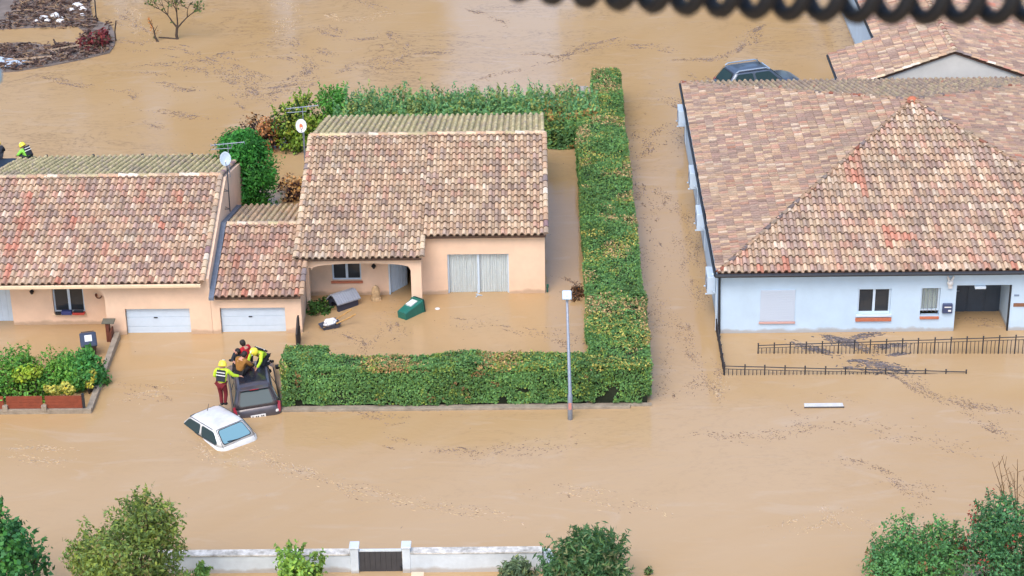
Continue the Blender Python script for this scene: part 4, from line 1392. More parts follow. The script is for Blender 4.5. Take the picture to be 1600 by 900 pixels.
# trees and bushes nearest the camera, along the bottom edge
bush("fig_tree", "dark green broad leaved tree cut off by the bottom left corner", (-15.6, -23.5, 0),
     cloud((-15.2, -23.5, 2.7), 2.1, 1.3, 1.8, 34, .55, 20), S(64, 122, 72, 1.03), 12000, (.07, .15), tree=True, cat="tree", accents=[(S(80, 150, 66, .8), .8, .6, .5, None)], spikes=110, spike_h=.6, elong=1.5)
bush("olive_tree", "olive green tree with a loose crown in front of the white garden wall", (-10.6, -23.6, 0),
     cloud((-10.6, -23.6, 2.7), 1.4, 1.1, 1.6, 22, .66, 21), S(108, 136, 74, 1.0), 19000, (.04, .085), tree=True, cat="tree", accents=[(S(150, 172, 78, .85), 1.0, .56, .5, None), (S(196, 178, 120, .85), 2.2, .72, .5, None)], spikes=160, spike_h=.5, elong=2.2)
bush("lime_bush", "light green airy bush in front of the wall left of the dark gate", (-6.2, -21.3, 0),
     cloud((-6.2, -21.3, .75), .6, .45, .5, 9, .36, 22), S(122, 162, 76, 1.03), 1700, (.06, .13), spikes=50, spike_h=.35)
bush("grey_bush", "small grey green bush in front of the wall right of the dark gate", (.3, -21.2, 0),
     cloud((.25, -21.2, .55), .4, .35, .35, 7, .3, 23), S(98, 122, 92, 0.98), 1500, (.04, .08), spikes=70, spike_h=.25, elong=2.6)
bush("rosemary_bush", "large dark green bush with upright needle tips at the right end of the white wall", (2.45, -21.6, 0),
     cloud((2.5, -21.6, .65), 1.05, .8, .7, 14, .55, 24), S(72, 112, 72, 1.03), 7500, (.04, .085), spikes=420, spike_h=.6, elong=3.0, accents=[(S(150, 160, 110, .8), 1.5, .68, .4, None)])
bush("laurel_bush", "broad rounded mid green bush at the bottom right, left of the taller dark one", (12.0, -22.0, 0),
     cloud((12.0, -22.0, 1.2), 1.25, 1.0, 1.15, 20, .66, 25), S(84, 136, 84, 1.06), 19000, (.04, .08), spikes=150, spike_h=.35, accents=[(S(100, 160, 82, .8), .9, .6, .45, None), (S(170, 130, 90, .8), 2.0, .76, .4, None)])
bush("evergreen_bush", "taller dark green bush with a few red leaves at the bottom right corner", (15.0, -22.3, 0),
     cloud((14.7, -22.3, 1.6), 1.5, 1.0, 1.35, 26, .68, 26), S(72, 122, 80, 1.03), 21000, (.04, .08), spikes=160, spike_h=.4, accents=[(S(190, 92, 76, .8), 1.3, .76, .6, None)])
bush("sprig", "tiny green seedling sticking up at the bottom edge right of the needle bush", (4.25, -20.3, 0), [((4.25, -20.3, .12), .13)], S(90, 120, 70, .85), 60, (.05, .09))
bush("sapling", "small light green bush at the left end of the white wall", (-9.3, -20.8, 0), cloud((-9.25, -20.8, .35), .2, .2, .25, 4, .2, 27), S(120, 165, 88, 1.03), 420, (.05, .1), spikes=20, spike_h=.25)

def bare_stems():
    t = thing("bare_shrub", (15.2, -21.8, 0), "leafless brown twigs rising behind the taller dark bush at the right edge", "shrub")
    m = MB()
    q = random.Random(5)
    for i in range(13):
        x, y = 14.9 + q.uniform(-.5, .9), -21.5 + q.uniform(-.3, .3)
        h = q.uniform(3.6, 4.9)
        lx = q.uniform(-.7, .4)
        p = [Vector((15.1, -21.6, -.3)), Vector((x, y, h * .55)), Vector((x + lx * .5, y, h * .8)), Vector((x + lx, y + q.uniform(-.2, .2), h))]
        m.tube(p, [.03, .022, .015, .007], 5)
        for k in range(5):
            f = q.uniform(.3, .95)
            a = p[1].lerp(p[3], f)
            m.tube([a, a + Vector((q.gauss(0, .16), q.gauss(0, .12), q.uniform(.15, .4)))], [.01, .005], 4)
    m.build("stems", mat("dry_twig", S(140, 112, 80, .8), .9, .3, 10), t)
bare_stems()

def bare_tree():
    t = thing("small_tree", (-17.45, 30.3, 0), "nearly leafless young tree standing in the flood water at the top left", "tree")
    m = MB()
    q = random.Random(12)
    tips = []
    def branch(p, d, l, r, dep):
        e = p + d * l
        mid = p.lerp(e, .5) + Vector((q.gauss(0, .05), q.gauss(0, .05), 0)) * l
        m.tube([p, mid, e], [r, r * .8, r * .6], 6)
        if dep == 0:
            tips.append(e)
            return
        for _ in range(3 if dep > 1 else 2):
            nd = (d + Vector((q.gauss(0, .7), q.gauss(0, .5), q.uniform(-.15, .3)))).normalized()
            branch(e, nd, l * q.uniform(.55, .8), r * .56, dep - 1)
        if q.random() < .6:
            tips.append(mid)
    b = Vector((-17.35, 30.3, -.3))
    branch(b, Vector((.02, 0, 1)), 1.05, .10, 0)
    tips.clear()
    for d in ((-.55, .1, .8), (.05, -.1, 1), (.6, 0, .62)):
        branch(b + Vector((.02, 0, .9)), Vector(d).normalized(), .8, .052, 4)
    branch(b + Vector((-.1, 0, .3)), Vector((-1, 0, .12)).normalized(), .9, .05, 0)
    m.build("trunk", M['bark'], t)
    P = np.array([tuple(x) for x in tips for _ in range(4)]) + nrg.normal(0, .12, (len(tips) * 4, 3))
    P = P[nrg.random(len(P)) < .14]
    leaf_object("crown", [leaf_arrays(P, nrg.normal(0, 1, P.shape), nrg.uniform(.07, .14, len(P)), leaf_colors(P, S(92, 118, 66, .8), .4))], [M['leaf']], parent=t)
    t2 = thing("broken_sapling", (-18.45, 29.95, 0), "small leaning sapling with a few orange leaves beside the leafless young tree", "sapling")
    m2 = MB()
    b2 = Vector((-18.3, 29.95, -.1))
    m2.tube([b2, b2 + Vector((-.15, 0, .35)), b2 + Vector((-.2, .02, .8)), b2 + Vector((-.42, .05, 1.35))], [.07, .05, .03, .012], 6)
    m2.tube([b2 + Vector((-.18, 0, .6)), b2 + Vector((.02, .02, .95))], [.025, .01], 5)
    m2.build("stem", M['bark'], t2)
    P = np.array([b2 + Vector((-.2 - .2 * k / 26 + rng.gauss(0, .1), rng.gauss(0, .08), .5 + .9 * k / 26)) for k in range(26)])
    leaf_object("foliage", [leaf_arrays(P, nrg.normal(0, 1, P.shape), nrg.uniform(.06, .12, len(P)), leaf_colors(P, S(175, 120, 70, .8), .4))], [M['leaf']], parent=t2)
bare_tree()

def far_trees():
    """row of tall trees north of the flooded ground, beyond the top edge of the view"""
    q = random.Random(77)
    xs = [x for x in np.arange(-58, 60, 4.6) if not (-5.5 < x < 3.2)]
    looks = ["tall poplar", "broad plane tree", "dark pine", "leaning ash tree", "young lime tree"]
    for i, x in enumerate(xs):
        x = float(x) + q.uniform(-.8, .8)
        y = 52 + q.uniform(-3, 4)
        h = q.uniform(14, 19)
        w = q.uniform(2.4, 3.3)
        g = S(78, 104, 58, .85) if q.random() < .6 else S(96, 112, 60, .85)
        bush("tall_tree", "tall leafy tree in the row north of the flood, beyond the top edge", (x, y, 0),
             cloud((x, y, h * .58), w * .7, w * .7, h * .36, 14, w * .62, 100 + i), g, 2600, (.35, .6), cat="tree", group="tall trees beyond the flooded ground", tree=True, trunk_r=.22)
far_trees()

# ================================================================== WALLS, FENCES, LAMP
def kerb_and_walls():
    t = thing("kerb_wall", (-1.5, -9.75, 0), "low grey kerb wall at the foot of the front hedge", "kerb wall")
    b = MB(); b.box((-7.95, -9.86, -.6), (4.15, -9.68, .09), bevel=.015); b.box((-7.95, -9.7, -.6), (4.9, -9.5, .05)); b.build("kerb", M['concrete'], t)
    # walled garden, left
    t = thing("garden_wall", (-14.6, -7, 0), "low concrete garden wall with brown panels between stubby posts at the left", "garden wall")
    b = MB()
    b.prism([(-14.70, -9.66, -.6), (-14.50, -9.66, -.6), (-14.50, -9.66, .16), (-14.70, -9.66, .16)], (0, 5.7, .1))
    b.build("side_wall", M['concrete'], t)
    b = MB(); b.box((-24, -9.82, -.6), (-14.52, -9.662, .17), bevel=.012); b.build("front_wall", M['concrete'], t)
    px = [-14.78, -16.15, -17.5, -18.9, -20.3]
    for i, x in enumerate(px):
        p = MB()
        if i == 0:
            p.box((x - .04, -9.74, .17), (x + .04, -9.66, .72))
            p.build("post", M['dark_metal'], t)
        else:
            p.box((x - .09, -9.85, .1), (x + .09, -9.69, .33), bevel=.015)
            p.build("post", M['concrete'], t)
    for a, c in zip(px[:-1], px[1:]):
        p = MB()
        for k in range(4):
            p.box((c + .05, -9.735 - .004 * (k % 2), .18 + k * .12), (a - .05, -9.70, .18 + (k + 1) * .12 - .006))
        p.build("panel", mat("brown_panel", S(146, 72, 48, .85), .75, .22, 5), t)
    t = thing("gate_post", (-14.85, -4.1, 0), "brown timber gate leaf with a flat cap standing between the garden and the garage", "gate post")
    b = MB(); b.box((-14.95, -4.3, -.5), (-14.83, -3.98, .75)); b.box((-14.78, -4.5, -.5), (-14.72, -4.0, .5)); b.build("boards", M['brown_wood'], t)
    b = MB(); b.box((-15.08, -4.34, .752), (-14.62, -3.93, .80), bevel=.01); b.build("cap", mat("grey_cap", (.13, .13, .10), .9), t)
    t = thing("gate_leaf", (-7.85, -4.5, 0), "dark narrow gate standing open against the garage corner by the hedge end", "gate")
    b = MB(); b.prism([(-7.86, -5.1, -.5), (-7.86, -4.15, -.5), (-7.86, -4.15, .95), (-7.86, -4.45, .98), (-7.86, -5.1, .62)], (.06, 0, 0))
    for k in range(4):
        b.box((-7.79, -5.05 + .23 * k, -.4), (-7.775, -4.9 + .23 * k, .55))
    b.build("panel", mat("dark_gate_wood", (.04, .032, .03), .8, .3, 6), t)
kerb_and_walls()

def front_wall():
    t = thing("white_wall", (-1, -20, 0), "white rendered garden wall with dirty coping along the bottom of the picture", "wall")
    b = MB()
    b.box((-10.6, -20.05, -.8), (-4.75, -19.8, .60))
    b.box((-2.94, -20.1, -.8), (1.05, -19.85, .66))
    b.prism([(1.05, -19.85, -.8), (1.28, -19.85, -.8), (2.0, -22.2, -.8), (1.6, -22.2, -.8)], (0, 0, 1.46))
    b.build("wall", M['garden_white'], t)
    c = MB()
    c.box((-10.6, -20.08, .603), (-4.75, -19.74, .66), bevel=.012)
    c.box((-2.94, -20.13, .663), (1.05, -19.8, .715), bevel=.012)
    c.build("coping", M['cap_dirt'], t)
    for x in (-4.63, -3.06):
        p = MB()
        p.box((x - .12, -20.12, -.8), (x + .12, -19.78, .86), bevel=.012)
        p.box((x - .15, -20.15, .862), (x + .15, -19.75, .92), bevel=.02)
        p.build("gate_pillar", M['garden_white'], t)
    g = thing("garden_gate", (-3.84, -20.0, 0), "dark grey solid metal gate between white pillars at the bottom edge", "gate")
    b = MB()
    for k in range(8):
        a = -4.49 + 1.29 * k / 8
        b.box((a + .004, -20.02, -.6), (a + 1.29 / 8 - .004, -19.97, .70))
    b.box((-4.49, -20.0, -.6), (-3.20, -19.98, .70))
    b.build("panel", mat("gate_charcoal", (.05, .05, .055), .6, .2, 4), g)
    b = MB(); b.box((-4.50, -20.03, .705), (-3.19, -19.95, .77), bevel=.008); b.build("top_rail", M['garden_white'], g)
    b = MB(); b.box((-3.26, -20.09, .1), (-3.22, -20.03, .2), bevel=.008); b.build("latch", M['dark_metal'], g)
    t = thing("white_pillar", (-2.7, -20.75, 0), "short white block just inside the wall at the bottom edge right of the gate", "pillar")
    b = MB(); b.box((-2.86, -20.9, -.8), (-2.54, -20.6, .28), bevel=.015); b.build("block", M['garden_white'], t)
    b = MB(); b.box((-2.89, -20.93, .282), (-2.51, -20.57, .33), bevel=.012); b.build("cap", M['peach_trim'], t)
front_wall()

def railing(name, label, A, B, hA, hB, n, every, ext=.06):
    A, B = Vector(A), Vector(B)
    t = thing(name, tuple(A), label, "railing", "metal railings round the flooded forecourt")
    q = random.Random(int(A.x * 100))
    def P(f, z):
        p = A.lerp(B, f)
        return Vector((p.x, p.y, z))
    H = lambda f: hA + (hB - hA) * f
    m = MB(); m.tube([P(k / 12, H(k / 12) + q.gauss(0, .006)) for k in range(13)], .018, 6); m.build("top_rail", M['rail_metal'], t)
    m = MB(); m.tube([P(k / 12, H(k / 12) - .11 + q.gauss(0, .004)) for k in range(13)], .012, 6); m.build("middle_rail", M['rail_metal'], t)
    for k in range(n + 1):
        f = k / n
        post = k % every == 0
        top = H(f) + (ext if post else -.1)
        if top < .03:
            continue
        m = MB()
        r = .024 if post else .013
        x = q.gauss(0, .008)
        m.tube([P(f, -.4), P(f, top) + Vector((x, 0, 0))], r, 6)
        if post:
            m.lathe(P(f, top) + Vector((x, 0, -.01)), [(.024, 0), (.034, .02), (.02, .045), (0, .05)], 8)
        m.build("post" if post else "baluster", M['rail_metal'], t)
railing("metal_railing", "dark metal railing nearest the road, sinking into the water at its right end", (7.6, -7.43, 0), (16.15, -7.5, 0), .36, .07, 60, 5)
railing("metal_railing", "taller dark metal railing just in front of the white building wall", (8.95, -5.77, 0), (19.6, -6.02, 0), .33, .72, 74, 4)
railing("metal_railing", "short dark side railing from the white building corner to the road railing", (7.58, -4.0, 0), (7.58, -7.4, 0), .45, .42, 30, 6)

def lamp_post():
    b0 = Vector((2.06, -10.56, 0))
    t = thing("street_lamp", tuple(b0), "slim grey street lamp with a flat square head standing in front of the hedge", "street lamp")
    top = Vector((1.97, -10.52, 4.55))
    p = MB(); p.tube([b0 + Vector((0, 0, -.8)), b0 + Vector((0, 0, .95)), b0 + Vector((0, 0, .97)), top], [.085, .082, .062, .038], 12)
    p.build("pole", M['galv'], t, smooth=True)
    d = MB(); d.box((2.0, -10.66, .42), (2.11, -10.645, .68), bevel=.006); d.build("access_door", mat("reddish_sticker", S(205, 140, 130, .9), .6), t)
    h = MB()
    Mx = Matrix.Translation(top + Vector((0, .05, .12))) @ Matrix.Rotation(R(38), 4, 'X')
    h.box((-.155, -.17, -.04), (.155, .17, .04), M=Mx, bevel=.03)
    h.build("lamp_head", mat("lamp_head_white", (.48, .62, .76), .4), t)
    n = MB(); n.tube([top + Vector((0, 0, -.1)), top + Vector((0, .02, .12))], .05, 10); n.build("collar", M['galv'], t)
lamp_post()

# ================================================================== ROOF FITTINGS
def dish(name_loc, mast, label, dia, aim, mark=None, color=(.40, .50, .60)):
    t = thing("satellite_dish", mast[0], label, "satellite dish")
    m = MB(); m.tube(mast, .022, 8); m.build("mast", M['dark_metal'] if mark is None else M['galv'], t)
    c = Vector(name_loc)
    d = Vector(aim).normalized()
    q = d.to_track_quat('Z', 'Y').to_matrix()
    prof = [(0, 0), (dia * .2, .01), (dia * .38, .035), (dia * .5, .07), (dia * .51, .066), (dia * .38, .022), (dia * .2, -.006), (0, -.014)]
    b = MB(); b.lathe(c, prof, 24, M=q @ Matrix.Diagonal((.86, 1.1, 1)))
    r = b.build("reflector", mat("dish_white", color, .5), t, smooth=True)
    if mark:
        k = MB()
        k.add([c + q @ Vector((x, y, .03)) for x, y in [(-.05, -.13), (.05, -.12), (.06, .02), (.02, .08), (-.04, .09), (-.07, 0)]], [(0, 1, 2, 3, 4, 5)])
        k.add([c + q @ Vector((x, y, .022)) for x, y in [(-.05, -.13), (.05, -.12), (.06, .02), (.02, .08), (-.04, .09), (-.07, 0)]], [(5, 4, 3, 2, 1, 0)])
        k.build("rust_mark", mat("orange_mark", S(205, 110, 72), .8), r)
    a = MB(); a.tube([c + q @ Vector((0, -dia * .5, .05)), c + q @ Vector((0, -dia * .25, dia * .55))], .012, 6)
    arm = a.build("feed_arm", M['galv'], t)
    l = MB(); l.tube([c + q @ Vector((0, -dia * .27, dia * .52)), c + q @ Vector((0, -dia * .2, dia * .62))], .03, 8); l.build("receiver", M['cloth_white'], arm)
    return t
x0 = -11.08
t = dish((-11.05, 2.2, 4.62), [(x0 + .18, 1.4, 2.75), (x0 + .18, 1.4, 3.7), (-11.02, 2.25, 4.35), (-11.02, 2.25, 4.6)], "pale blue satellite dish on a bracket at the gable of the left peach house", .5, (.15, -.9, .42))
for z in (2.85, 3.6):
    b = MB(); b.tube([(x0 - .02, 1.4, z), (x0 + .18, 1.4, z)], .018, 6); b.tube([(x0 - .02, 1.62, z), (x0 + .18, 1.4, z)], .012, 6); b.build("bracket", M['dark_metal'], t)
dish((-8.42, 5.5, 4.68), [(-8.38, 5.75, 3.0), (-8.38, 5.6, 4.7)], "white satellite dish with an orange mark at the ridge end of the centre house", .5, (.1, -.9, .42), mark=True, color=(.62, .66, .68))

def antenna(label, base, top, boom, yaw):
    t = thing("tv_antenna", base, label, "antenna")
    m = MB(); m.tube([base, top], .018, 6); m.build("mast", M['galv'], t)
    Mx = Matrix.Translation(Vector(top)) @ Matrix.Rotation(yaw, 4, 'Z')
    b = MB(); b.tube([Mx @ Vector((-boom / 2, 0, .05)), Mx @ Vector((boom / 2, 0, .1))], .018, 6)
    b.tube([Mx @ Vector((-boom / 2, 0, -.12)), Mx @ Vector((boom * .1, 0, -.12)), Mx @ Vector((boom * .14, 0, .06))], .014, 6)
    b.build("boom", M['galv'], t)
    for k in range(9):
        e = MB()
        x = -boom / 2 + boom * k / 8
        w_ = .2 - .012 * k
        e.tube([Mx @ Vector((x, -w_, .06)), Mx @ Vector((x, w_, .06))], .007, 5)
        e.build("element", M['galv'], t)
antenna("grey television antenna above the dish on the left peach house", (-10.98, 2.6, 3.7), (-10.98, 2.6, 5.02), 1.3, R(8))
antenna("grey television antenna behind the ridge end of the centre house", (-8.45, 6.6, 3.0), (-8.45, 6.6, 5.0), 1.3, R(10))

# ================================================================== CARS
def car(name, label, loc, heading, length, width, zb, zr, xb, xr, wr, paint, glass, roll=0, pitch=0, side=((.06, .46), (.52, .93)), rails=None, sunroof=None, lights=True, plate=True, rear_wiper=False, mirrors=True, hood_drop=.14):
    t = thing(name, loc, label, "car")
    t.rotation_euler = (Matrix.Rotation(R(heading), 3, 'Z') @ Matrix.Rotation(R(pitch), 3, 'Y') @ Matrix.Rotation(R(roll), 3, 'X')).to_euler()
    hl, hw = length / 2, width / 2
    def ring(x0, x1, w, cr, zf, n=6):
        cr = min(cr, w * .95, (x1 - x0) * .48)
        out = []
        for cx, cy, a0 in ((x1 - cr, w - cr, 0), (x0 + cr, w - cr, 90), (x0 + cr, -w + cr, 180), (x1 - cr, -w + cr, 270)):
            for k in range(n + 1):
                a = R(a0 + 90 * k / n)
                x, y = cx + cr * math.cos(a), cy + cr * math.sin(a)
                out.append((x, y, zf(x, y)))
        # split long sides so that the hood can fall away
        res = []
        for i, p in enumerate(out):
            q = out[(i + 1) % len(out)]
            res.append(p)
            if i in (n, 3 * n + 2):
                for k in range(1, 6):
                    f = k / 6
                    x, y = p[0] + (q[0] - p[0]) * f, p[1] + (q[1] - p[1]) * f
                    res.append((x, y, zf(x, y)))
        return res
    def belt(x, y):
        d = max(0, (x - xb[1] + .15) / (hl - xb[1] + .15))
        return zb - .012 - hood_drop * d ** 1.5 * 1.6
    body = MB()
    C_ = lambda z: (lambda x, y: z)
    body.loft([ring(-hl + .12, hl - .12, hw - .08, .25, C_(.22)), ring(-hl + .03, hl - .02, hw - .01, .3, C_(.42)), ring(-hl, hl, hw, .33, C_(.60)),
               ring(-hl + .03, hl - .03, hw - .015, .34, lambda x, y: .5 * (.6 + belt(x, y)) + .06), ring(-hl + .08, hl - .1, hw - .05, .34, lambda x, y: belt(x, y) - .03),
               ring(-hl + .14, hl - .2, hw - .11, .32, belt), ring(-hl + .35, hl - .5, hw - .35, .2, lambda x, y: belt(x, y) + .02 + .02 * (x > xb[1]))])
    bo = body.build("body", paint, t, local=True, smooth=True)
    wb = hw - .09
    gl = lambda tt: (xb[0] + (xr[0] - xb[0]) * tt, xb[1] + (xr[1] - xb[1]) * tt, wb + (wr - wb) * tt, zb + (zr - zb) * tt)
    g = MB()
    rings = []
    for tt in (-.04, .3, .6, .85):
        a, b, w_, z = gl(tt)
        rings.append(ring(a, b, w_, .22, C_(z)))
    a, b, w_, z = gl(1)
    for ins, dz in ((0, -.02), (.05, .02), (.13, .045), (.3, .065), (.48, .072)):
        rings.append(ring(a + ins * 1.0, b - ins * 1.0, max(.06, w_ - ins), .22, C_(z + dz)))
    g.loft(rings)
    cab = g.build("roof", paint, t, local=True, smooth=True)
    def patch(fn, s0, s1, t0, t1, nm, m, par, proud=.014, rad=.16, seg=4):
        pts = []
        for cs, ct, a0 in ((s1, t1, 0), (s0, t1, 90), (s0, t0, 180), (s1, t0, 270)):
            for k in range(seg + 1):
                a_ = R(a0 + 90 * k / seg)
                rs, rt = rad * (s1 - s0) * .5, rad * (t1 - t0)
                pts.append((cs - math.copysign(rs, math.cos(R(a0 + 45))) + rs * math.cos(a_), ct - math.copysign(rt, math.sin(R(a0 + 45))) + rt * math.sin(a_)))
        P = [Vector(fn(s_, t_)) for s_, t_ in pts]
        n_ = (P[seg * 2] - P[0]).cross(P[seg * 3] - P[0]).normalized()
        ctr = sum(P, Vector()) / len(P)
        if n_.dot(ctr - Vector((0, 0, zb - .2))) < 0:
            n_ = -n_
        k_ = MB()
        k_.prism([p - n_ * .03 for p in P], n_ * (.03 + proud))
        return k_.build(nm, m, par, local=True)
    def rear(s_, t_):
        a, b, w_, z = gl(t_)
        return (a, s_ * w_, z)
    def front(s_, t_):
        a, b, w_, z = gl(t_)
        return (b, s_ * w_, z)
    def sidef(sg):
        def f(s_, t_):
            a, b, w_, z = gl(t_)
            return (a + (b - a) * s_, sg * w_, z)
        return f
    patch(rear, -.80, .80, .05, .90, "rear_window_seal", M['black'], cab, .010)
    patch(rear, -.76, .76, .09, .86, "rear_window", glass, cab, .016)
    patch(front, -.82, .82, .02, .92, "windscreen", M['car_glass'], cab, .014)
    for sg in (1, -1):
        for s0, s1 in side:
            patch(sidef(sg), s0, s1, .05, .86, "side_window", M['car_glass'], cab, .014, rad=.2)
        mr = MB()
        if not mirrors:
            continue
        mr.box((xb[1] - .42, sg * (hw + .0) - (.18 if sg < 0 else -.0), zb + .0), (xb[1] - .25, sg * (hw + .0) + (.18 if sg > 0 else 0), zb + .14), bevel=.04)
        mr.build("wing_mirror", paint if rails else M['black'], t, local=True)
    # trim: drip channels, hatch shut line, belt moulding, aerial
    tr = MB()
    a, b, w_, z = gl(.96)
    for sg in (1, -1):
        tr.tube([(a + .12 + (b - a - .2) * k / 6, sg * (w_ - .015), z + .012) for k in range(7)], .011, 5)
        a2, b2, w2, z2 = gl(.0)
        tr.tube([(a2 + .3 + (b2 - a2 - .5) * k / 6, sg * (w2 + .012), z2 + .012) for k in range(7)], .012, 5)
    tr.build("trim", M['black'], cab, local=True)
    sm = MB()
    a, b, w_, z = gl(.95)
    sm.tube([(a - .012, -w_ * .85, z), (a - .016, 0, z + .004), (a - .012, w_ * .85, z)], .008, 5)
    a1, b1, w1, z1 = gl(.0)
    for sg in (1, -1):
        sm.tube([(a - .005, sg * w_ * .87, z), (a1 - .012, sg * w1 * .87, z1 + .02), (-hl + .06, sg * w1 * .84, z1 - .2)], .007, 5)
    sm.build("hatch_seam", M['black'], t, local=True)
    ar = MB(); ar.tube([(xr[1] - .25, 0, zr + .06), (xr[1] - .45, 0, zr + .38)], [.012, .006], 5); ar.build("aerial", M['black'], cab, local=True)
    if rails:
        for sg in (1, -1):
            m_ = MB()
            a, b, w_, z = gl(1)
            m_.tube([(a + .06, sg * (w_ + .0), z - .0), (a + .2, sg * (w_ - .01), z + .085), (b - .25, sg * (w_ - .01), z + .085), (b - .05, sg * (w_ + .0), z - .0)], .035, 6)
            m_.build("roof_rail", rails, cab, local=True)
    if sunroof:
        m_ = MB()
        m_.box((sunroof[0], -wr + .12, zr + .05), (sunroof[1], wr - .12, zr + .082), bevel=.012)
        m_.build("glass_roof", mat("dark_roof_glass", (.018, .02, .03), .25), cab, local=True)
        m_ = MB(); m_.box((xr[0] - .14, -wr + .1, zr - .01), (xr[0] + .1, wr - .1, zr + .035), bevel=.02)
        sp = m_.build("spoiler", paint, cab, local=True)
        m_ = MB(); m_.box((xr[0] - .158, -.15, zr + .0), (xr[0] - .141, .15, zr + .026), bevel=.004)
        m_.build("brake_light", mat("brake_lens", (.35, .02, .03), .3), sp, local=True)
    if lights:
        for sg in (1, -1):
            m_ = MB()
            pts = [(-hl + .10, .40, .70), (-hl + .06, .74, .66), (-hl + .2, .80, .70), (-hl + .22, .80, .98), (-hl + .2, .74, 1.0), (-hl + .12, .68, .84)]
            q = [Vector((x, sg * y * hw / .86, z)) for x, y, z in pts]
            n_ = Vector((-.8, sg * .5, .15)).normalized()
            m_.prism([p - n_ * .10 for p in q], n_ * .13)
            tl = m_.build("tail_light", mat("tail_lens", (.32, .03, .05), .25), t, local=True)
            w2 = MB(); c_ = Vector((-hl + .06, sg * .66 * hw / .86, .72)); w2.lathe(c_, [(0, -.05), (.06, -.03), (.06, .02), (0, .05)], 10); w2.build("reversing_lens", M['reflective'], tl, local=True)
        m_ = MB(); m_.lathe((-hl + .085, 0, .83), [(0, -.01), (.05, 0), (.05, .012), (0, .016)], 12, M=Matrix.Rotation(R(-80), 3, 'Y')); m_.build("round_badge", M['galv'], t, local=True)
    if plate:
        m_ = MB(); m_.box((-hl - .02, -.26, .575), (-hl + .03, .26, .685), bevel=.006); pl = m_.build("number_plate", M['reflective'], t, local=True)
        for k in range(7):
            if k in (2, 5):
                continue
            m_ = MB(); m_.box((-hl - .024, -.2 + .062 * k, .60), (-hl - .019, -.165 + .062 * k, .66)); m_.build("plate_character", M['black'], pl, local=True)
    if rear_wiper:
        m_ = MB(); p0, p1 = Vector(rear(-.1, .05)), Vector(rear(.55, .16)); o = Vector((-.045, 0, .03)); m_.tube([p0 + o, p1 + o], .014, 5); m_.build("wiper", M['black'], cab, local=True)
    return t

paint_dark = mat("dark_grey_car_paint", S(98, 92, 98, .75), .36, .25, 2.5, coat=.5, metal=.25)
paint_white = mat("white_car_paint", (.70, .73, .75), .34, .12, 2.2, var_col=(.58, .58, .55), coat=.4)
paint_blue = mat("blue_grey_car_paint", S(112, 126, 144, .7), .3, .05, 3, coat=.6, metal=.4)
car("dark_car", "dark grey hatchback stuck in the flood beside the hedge end with people on its roof", (-9.02, -8.2, -.60), 101, 4.0, 1.74, .96, 1.44, (-1.9, 1.0), (-1.42, .25), .60, paint_dark, M['car_glass'], roll=-4, sunroof=(-1.1, .05))
car("white_car", "white hatchback sunk to its windows in the flooded road, a rescuer standing on its roof", (-10.10, -10.80, -.90), 128, 3.7, 1.6, .92, 1.36, (-1.72, 1.05), (-1.2, .45), .58, paint_white, M['car_glass_pale'], roll=-3, pitch=5, lights=False, rear_wiper=True, mirrors=False)
car("estate_car", "dark blue grey estate car half under water behind the white building at the top right", (11.72, 23.0, -.78), 20, 4.3, 1.8, .98, 1.58, (-2.0, 1.0), (-1.55, .3), .64, paint_blue, M['car_glass'], rails=mat("pale_rail", S(178, 196, 212, .8), .35, metal=.3), side=((.08, .48), (.53, .92)))

# ================================================================== PEOPLE
def skin_obj(name, V, E, rad, m, parent, sub=2, root=0):
    me = bpy.data.meshes.new(name)
    me.from_pydata([tuple(v) for v in V], E, [])
    me.materials.append(m)
    o = bpy.data.objects.new(name, me)
    COL.objects.link(o)
    o.parent = parent
    md = o.modifiers.new("skin", 'SKIN')
    md.use_smooth_shade = True
    if not me.skin_vertices:
        me.skin_vertices.new()
    for i, r in enumerate(rad):
        rr = r if isinstance(r, tuple) else (r, r)
        me.skin_vertices[0].data[i].radius = rr
        me.skin_vertices[0].data[i].use_root = (i == root)
    s = o.modifiers.new("smooth", 'SUBSURF')
    s.levels = sub
    s.render_levels = sub
    return o

